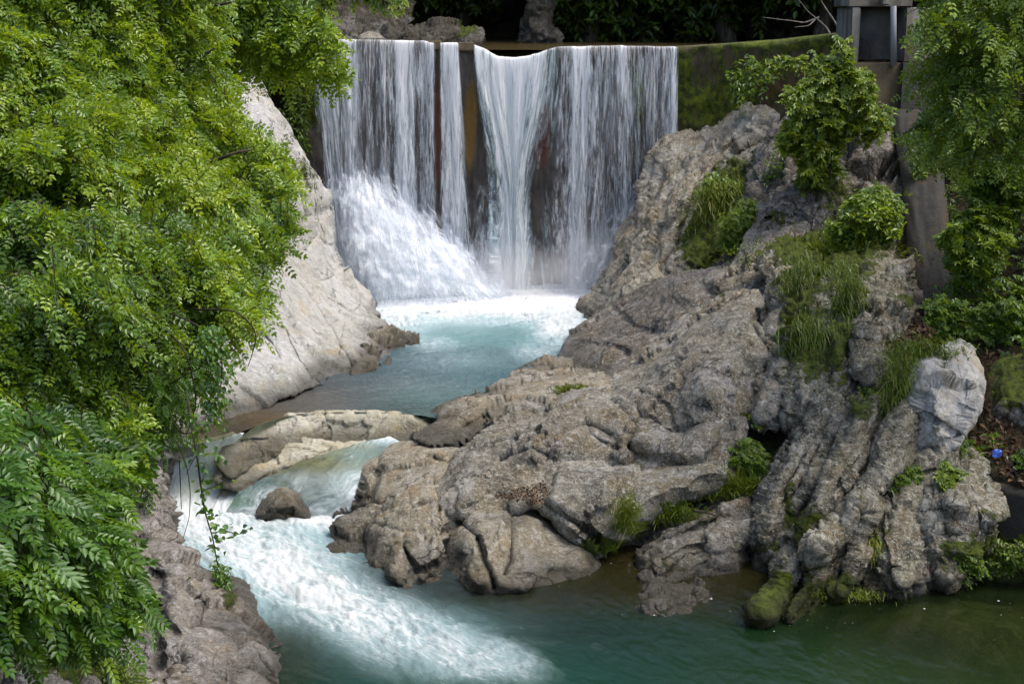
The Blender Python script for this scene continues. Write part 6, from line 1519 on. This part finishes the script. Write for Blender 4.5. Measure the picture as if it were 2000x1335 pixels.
# --- grass tufts
def tuft(label, u, v, Y, n, L, spread_px, droop, seed, width=.012, mat='grass', lean=(0, -.3, .6), group='grass tufts on the rocks', tintb=.5):
    rng = np.random.default_rng(seed); n = int(n * 2.4); width *= .95; L = L * .85
    base = at_y(u, v, Y)
    sx = spread_px[0] / F * Y; sz = spread_px[1] / F * Y
    b = base + np.c_[rng.normal(0, sx * .5, n), rng.uniform(-.1, .12, n) - .05, rng.normal(0, sz * .5, n)]
    d = norm(np.array(lean) + rng.normal(0, .38, (n, 3)))
    ll = L * rng.uniform(.5, 1.2, n)
    ts = np.array([0, .35, .7, 1.0])
    P = b[:, None] + d[:, None] * (ll[:, None] * ts)[..., None] + np.array([0, -.25, -1.]) * (droop * ll[:, None] * ts ** 2)[..., None]
    side = norm(np.cross(d, rng.normal(0, 1, (n, 3)) + np.array([0, 2., 0])))
    w = width * np.array([1, .9, .6, .08])
    A = P + side[:, None] * w[None, :, None]; B = P - side[:, None] * w[None, :, None]
    V = np.stack([A, B], 2).reshape(-1, 3)
    f = np.array([[0, 1, 3, 2], [2, 3, 5, 4], [4, 5, 7, 6]])
    Fs = (f[None] + (np.arange(n) * 8)[:, None, None]).reshape(-1, 4)
    T = np.clip(tintb + rng.normal(0, .2, n), 0, 1)
    o = obj('grass_tuft', V, Fs, M[mat], None, dict(tint=np.repeat(T, 8)), smooth=False)
    tag(o, label, 'grass', group)
    return o
tuft('long pale grass hanging down the front of the bluff', 1585, 690, 28.9, 900, .48, (60, 70), 1.1, 201, .011, tintb=.45)
tuft('soft green turf on the flat top of the bluff', 1610, 500, 33.0, 1300, .26, (150, 26), .5, 202, .012, tintb=.45)
tuft('drooping grass on the right flank of the bluff', 1655, 600, 29.7, 420, .4, (36, 80), 1.0, 203, .011, tintb=.35)
tuft('grass fringe down the left edge of the bluff', 1560, 580, 30.9, 420, .36, (36, 90), 1.0, 204, .011, tintb=.3)
tuft('grass fringe just under the turf of the bluff', 1620, 545, 31.6, 600, .42, (80, 26), .9, 215, .011, tintb=.3)
tuft('upright grass clump behind the mossy ledge', 1392, 950, 26.2, 700, .36, (76, 24), .3, 205, .010, tintb=.5)
tuft('grass patch trailing left along the mossy ledge', 1310, 1004, 25.7, 420, .22, (70, 24), .4, 206, .009, tintb=.4)
tuft('faint slender grass standing against the long slab', 1224, 1005, 25.0, 220, .42, (26, 40), .3, 207, .006, tintb=.6)
tuft('tiny grass tuft alone on the pale crest rock', 1122, 762, 30.5, 260, .22, (40, 8), .35, 208, .010, tintb=.55)
tuft('grass mop over the left shoulder of the pale pitted boulder', 1800, 690, 27.7, 520, .34, (70, 30), .8, 209, .010, tintb=.5)
tuft('grass strip down the cleft left of the pale pitted boulder', 1752, 770, 26.9, 520, .4, (36, 90), .9, 210, .010, tintb=.45)
tuft('tiny straw tuft on the face of the mossy lumps', 1704, 1070, 24.0, 160, .24, (18, 24), .9, 211, .008, tintb=.8)
tuft('short grass along the waterline of the mossy lumps', 1640, 1160, 23.3, 420, .16, (80, 14), .7, 212, .008, tintb=.55)
tuft('grass blades in the gully above the slab end', 1180, 1066, 25.2, 260, .17, (22, 7), .4, 213, .008, tintb=.4)
tuft('thin yellow grass on the mossy slope behind the dark dome', 1400, 400, 39.8, 420, .5, (60, 50), .9, 214, .013, tintb=.65)

# --- woodland beyond the weir
rng = np.random.default_rng(77)
for k, (lab, u, Y, r, lean, poly, n, tb) in enumerate([
    ('dark ivy clad tree right of the leaning rock upstream', 1150, 58, .35, 20, [(1060, -200), (1290, -200), (1300, 0), (1280, 70), (1220, 84), (1120, 70), (1076, 30)], 420, .40),
    ('shadowed tree behind the middle of the wing wall', 1420, 57, .4, -30, [(1290, -220), (1540, -220), (1540, -20), (1480, 40), (1400, 60), (1320, 60), (1300, 10)], 380, .18),
    ('shadowed tree behind the tower end of the wing wall', 1600, 54, .3, 30, [(1500, -220), (1760, -220), (1740, -40), (1640, 0), (1560, 10), (1520, -20)], 300, .25),
    ('dark tree standing behind the mossy boulder mound', 900, 62, .4, 0, [(800, -220), (1040, -220), (1030, -40), (960, 20), (880, 20), (820, -10)], 360, .15),
    ('dark tree on the left bank behind the crest', 680, 57, .3, 20, [(560, -220), (820, -220), (810, -20), (740, 30), (640, 20), (560, -20)], 360, .22)]):
    t = thing('woodland_tree', lab, 'tree', at_y(u, 88, Y), 'trees in the dark gorge beyond the weir')
    limb(t, 'trunk', [(u, 96, Y), (u + lean * .4, 20, Y), (u + lean, -120, Y), (u + lean, -300, Y)], r, r * .5, 'bark', 9, .25, k)
    limb(t, 'branch', [(u + lean * .6, -60, Y), (u + lean + 60, -140, Y - 1), (u + 110, -180, Y - 1)], r * .4, .05, 'bark', 6, .2, k)
    ys = Y - 2.0
    lo, hi = np.min(poly, 0), np.max(poly, 0)
    crown(t, poly, [(lo[0], -150, ys), (hi[0], -150, ys), ((lo[0] + hi[0]) / 2, hi[1], ys + 1.5)], n, 'simple', .42, 1.2, 10, 'leaf_dark', 140 + k, thick=3, relief_=1.2, rwl=60, heading=(0, -.6, -.3), hj=.6, tintb=tb, tintv=.25, twr=.012)
bt = thing('bare_sapling', 'bare grey branches arching over the wing wall by the tower', 'sapling', at_y(1650, 74, 47))
for b, r in (([(1660, 100, 46), (1640, 60, 46.5), (1612, 20, 47), (1590, -30, 47)], .06), ([(1640, 100, 46), (1620, 66, 46.5), (1596, 36, 47), (1560, 0, 47)], .05), ([(1600, 34, 47), (1570, 44, 46.8), (1530, 40, 46.6), (1490, 34, 46.6)], .028), ([(1596, 36, 47), (1580, 50, 46.6), (1552, 52, 46.5)], .024)):
    limb(bt, 'branch', b, r, .01, 'palebark', 6, .06)
# unseen canopy that roofs and shades the gorge upstream, above the picture
cn = []
rng = np.random.default_rng(99)
n = 350
st = np.c_[rng.uniform(-20, 18, n), rng.uniform(52, 72, n), 16.5 + rng.normal(0, 1.6, n) + rng.uniform(0, 3, n)]
d = norm(rng.normal(0, 1, (n, 3)) * np.array([1, 1, .3]))
P, D, U_, S, T = twigs_to_leaves(st, d, np.full(n, 1.3), 8, .5, rng, .2, .9, np.full(n, .4))
v, fc, tt = place_leaves('simple', P, D, U_, S, T)
tag(obj('woodland_canopy', v, fc, M['leaf_dark'], None, dict(tint=tt), smooth=False), kind='stuff')

# ------------------------------------------------------------------ small things
def scrap(name, label, cat, u, v, Y, sx, sy, mat, seed):
    rng = np.random.default_rng(seed)
    n = 9
    g = np.linspace(-1, 1, n); A, B = np.meshgrid(g, g)
    r = np.c_[A.ravel() * sx, .35 * sx * fbm(np.c_[A.ravel() * 1.6, B.ravel() * 1.6, np.full(n * n, seed)], 3) * 2.2, B.ravel() * sy * (1 - .25 * A.ravel() ** 2)]
    i = np.arange(n * n).reshape(n, n)
    q = np.stack([i[:-1, :-1], i[:-1, 1:], i[1:, 1:], i[1:, :-1]], -1).reshape(-1, 4)
    c = at_y(u, v, Y)
    V = np.r_[r, r + np.array([0, .012, 0])] + c
    rim = np.r_[i[0, :], i[1:, -1], i[-1, -2::-1], i[-2:0:-1, 0]]
    side = np.array([[rim[k], rim[(k + 1) % len(rim)], rim[(k + 1) % len(rim)] + n * n, rim[k] + n * n] for k in range(len(rim))])
    o = obj(name, V, np.r_[q, q[:, ::-1] + n * n, side[:, ::-1]], M[mat])
    tag(o, label, cat)
scrap('plastic_scrap', 'crumpled blue plastic scrap lying on the leaf litter', 'litter', 1947, 885, 25.75, .085, .08, 'blue', 3)
scrap('plastic_scrap', 'small white plastic scrap at the left corner of the grassy bluff', 'litter', 1525, 492, 33.0, .06, .05, 'white', 4)
st_ = thing('dead_stick', 'dark dead stick lying across the mossy ledge', 'stick', at_y(1380, 1002, 25.6))
limb(st_, 'stem', [(1354, 996, 25.5), (1380, 1000, 25.45), (1404, 1008, 25.4)], .03, .012, 'bark', 7, .03)
limb(st_, 'twig', [(1376, 999, 25.45), (1386, 990, 25.5), (1396, 986, 25.5)], .012, .005, 'bark', 5, .01)
rs = thing('dead_plant', 'dead plant of bare red stems sticking out of the dark cleft at the waterline', 'plant', at_y(1818, 1132, 23.9))
for b in ([(1822, 1134, 23.9), (1812, 1110, 23.8), (1806, 1080, 23.75)], [(1818, 1134, 23.9), (1808, 1122, 23.7), (1796, 1112, 23.6)], [(1800, 1128, 23.8), (1782, 1124, 23.6), (1776, 1116, 23.6)], [(1824, 1130, 23.9), (1818, 1114, 23.75), (1810, 1100, 23.7)]):
    limb(rs, 'stem', b, .014, .005, 'redtwig', 5, .02)
bs = thing('bare_shrub', 'leafless shrub of pale stems rising from the slope under the corner tree', 'shrub', at_y(1950, 300, 33))
for b in ([(1960, 310, 31), (1946, 250, 30.6), (1938, 190, 30.4)], [(1966, 310, 31), (1958, 250, 30.6), (1954, 200, 30.3)], [(1976, 310, 31), (1974, 240, 30.5), (1968, 190, 30.3)], [(1980, 310, 31), (1994, 250, 30.5), (1986, 190, 30.2)], [(1950, 310, 31), (1930, 270, 30.8), (1920, 230, 30.5)]):
    limb(bs, 'stem', b, .02, .008, 'palebark', 5, .04)

def litter(name, poly, Yf, n, size, seed):
    rng = np.random.default_rng(seed)
    uv = in_poly(poly, n, rng, 4)
    P = at_y(uv[:, 0], uv[:, 1], Yf(uv[:, 0], uv[:, 1]) + rng.uniform(-.06, .0, n))
    D = rng.normal(0, 1, (n, 3)); U_ = np.array([0, -.6, 1.]) + rng.normal(0, .5, (n, 3))
    v, fc, tt = place_leaves('simple', P, D, U_, size * rng.uniform(.6, 1.3, n), rng.uniform(0, 1, n))
    tag(obj(name, v, fc, M['drygrass'], None, dict(tint=tt), smooth=False), kind='stuff')
litter('leaf_litter', [(1920, 690), (1916, 760), (1930, 830), (1900, 840), (1890, 870), (1940, 890), (1960, 930), (2030, 950), (2030, 700)], tps([(1920, 930, 25.55), (1900, 820, 26.85), (2000, 950, 25.15), (1910, 700, 28.75), (2000, 700, 28.3)]), 900, .13, 301)
litter('leaf_litter_drift', [(962, 972), (990, 960), (1030, 950), (1062, 940), (1072, 962), (1056, 985), (1020, 978), (990, 972)], tps([(962, 972, 25.25), (1060, 940, 25.5), (1060, 985, 25.0)]), 420, .06, 302)
litter('buttress_litter', [(1720, 690), (1770, 640), (1800, 600), (1820, 650), (1800, 690), (1770, 690)], tps([(1730, 690, 28.4), (1800, 610, 30.2), (1810, 680, 28.4)]), 300, .13, 303)
def undergrowth(name, src, n, size, mat, seed, tb):
    """low leaves rooted over a piece of ground"""
    me = bpy.data.objects[src].data
    co = np.empty(len(me.vertices) * 3, np.float32); me.vertices.foreach_get('co', co); co = co.reshape(-1, 3).astype(float)
    rng = np.random.default_rng(seed)
    k = rng.integers(0, len(co), n * 3)
    P = co[k]
    keep = fbm(P * .7 + seed, 3) > -.05
    pu, pv = to_px(P)
    keep &= ~((pu > 1880) & (pu < 2010) & (pv > 680))      # bare leaf litter there
    P = P[keep][:n]; m = len(P)
    P = P + rng.normal(0, .12, (m, 3)) + np.array([0, -.12, .10])
    D = rng.normal(0, 1, (m, 3)) + np.array([0, -.5, -.2]); U_ = np.array([0, -.4, 1.]) + rng.normal(0, .4, (m, 3))
    T = np.clip(tb + rng.normal(0, .15, m) + .3 * fbm(P * 1.1, 2), 0, 1)
    v, fc, tt = place_leaves('palm', P, D, U_, size * rng.uniform(.6, 1.3, m), T)
    tag(obj(name, v, fc, M[mat], None, dict(tint=tt), smooth=False), kind='stuff')
undergrowth('undergrowth', 'left_hillside', 9000, .42, 'leaf_low', 401, .35)
undergrowth('undergrowth', 'leafy_slope', 3600, .17, 'leaf_right', 402, .35)
def petals():
    rng = np.random.default_rng(41)
    uv = []
    for k in range(26):
        c = np.array([rng.uniform(1080, 2000), 1095 + abs(rng.normal(0, 90))]); m = rng.integers(2, 8)
        uv.append(c + np.c_[rng.normal(0, 34, m), rng.normal(0, 9, m)])
    uv.append(np.c_[rng.normal(1110, 60, 36), rng.normal(1105, 14, 36)])
    uv = np.concatenate(uv)
    P = at_z(uv[:, 0], uv[:, 1], .03)
    n = len(P); th = np.arange(8) * math.pi / 4
    r = rng.exponential(.008, n).clip(.004, .022)
    V = np.stack([P + r[:, None] * np.array([math.cos(a), math.sin(a) * .8, 0]) for a in th], 1)
    f = np.array([[0, 1, 2, 3], [0, 3, 4, 7], [4, 5, 6, 7]])
    Fs = (f[None] + (np.arange(n) * 8)[:, None, None]).reshape(-1, 4)
    tag(obj('foam_flecks', V.reshape(-1, 3), Fs, M['white'], None), kind='stuff')
petals()
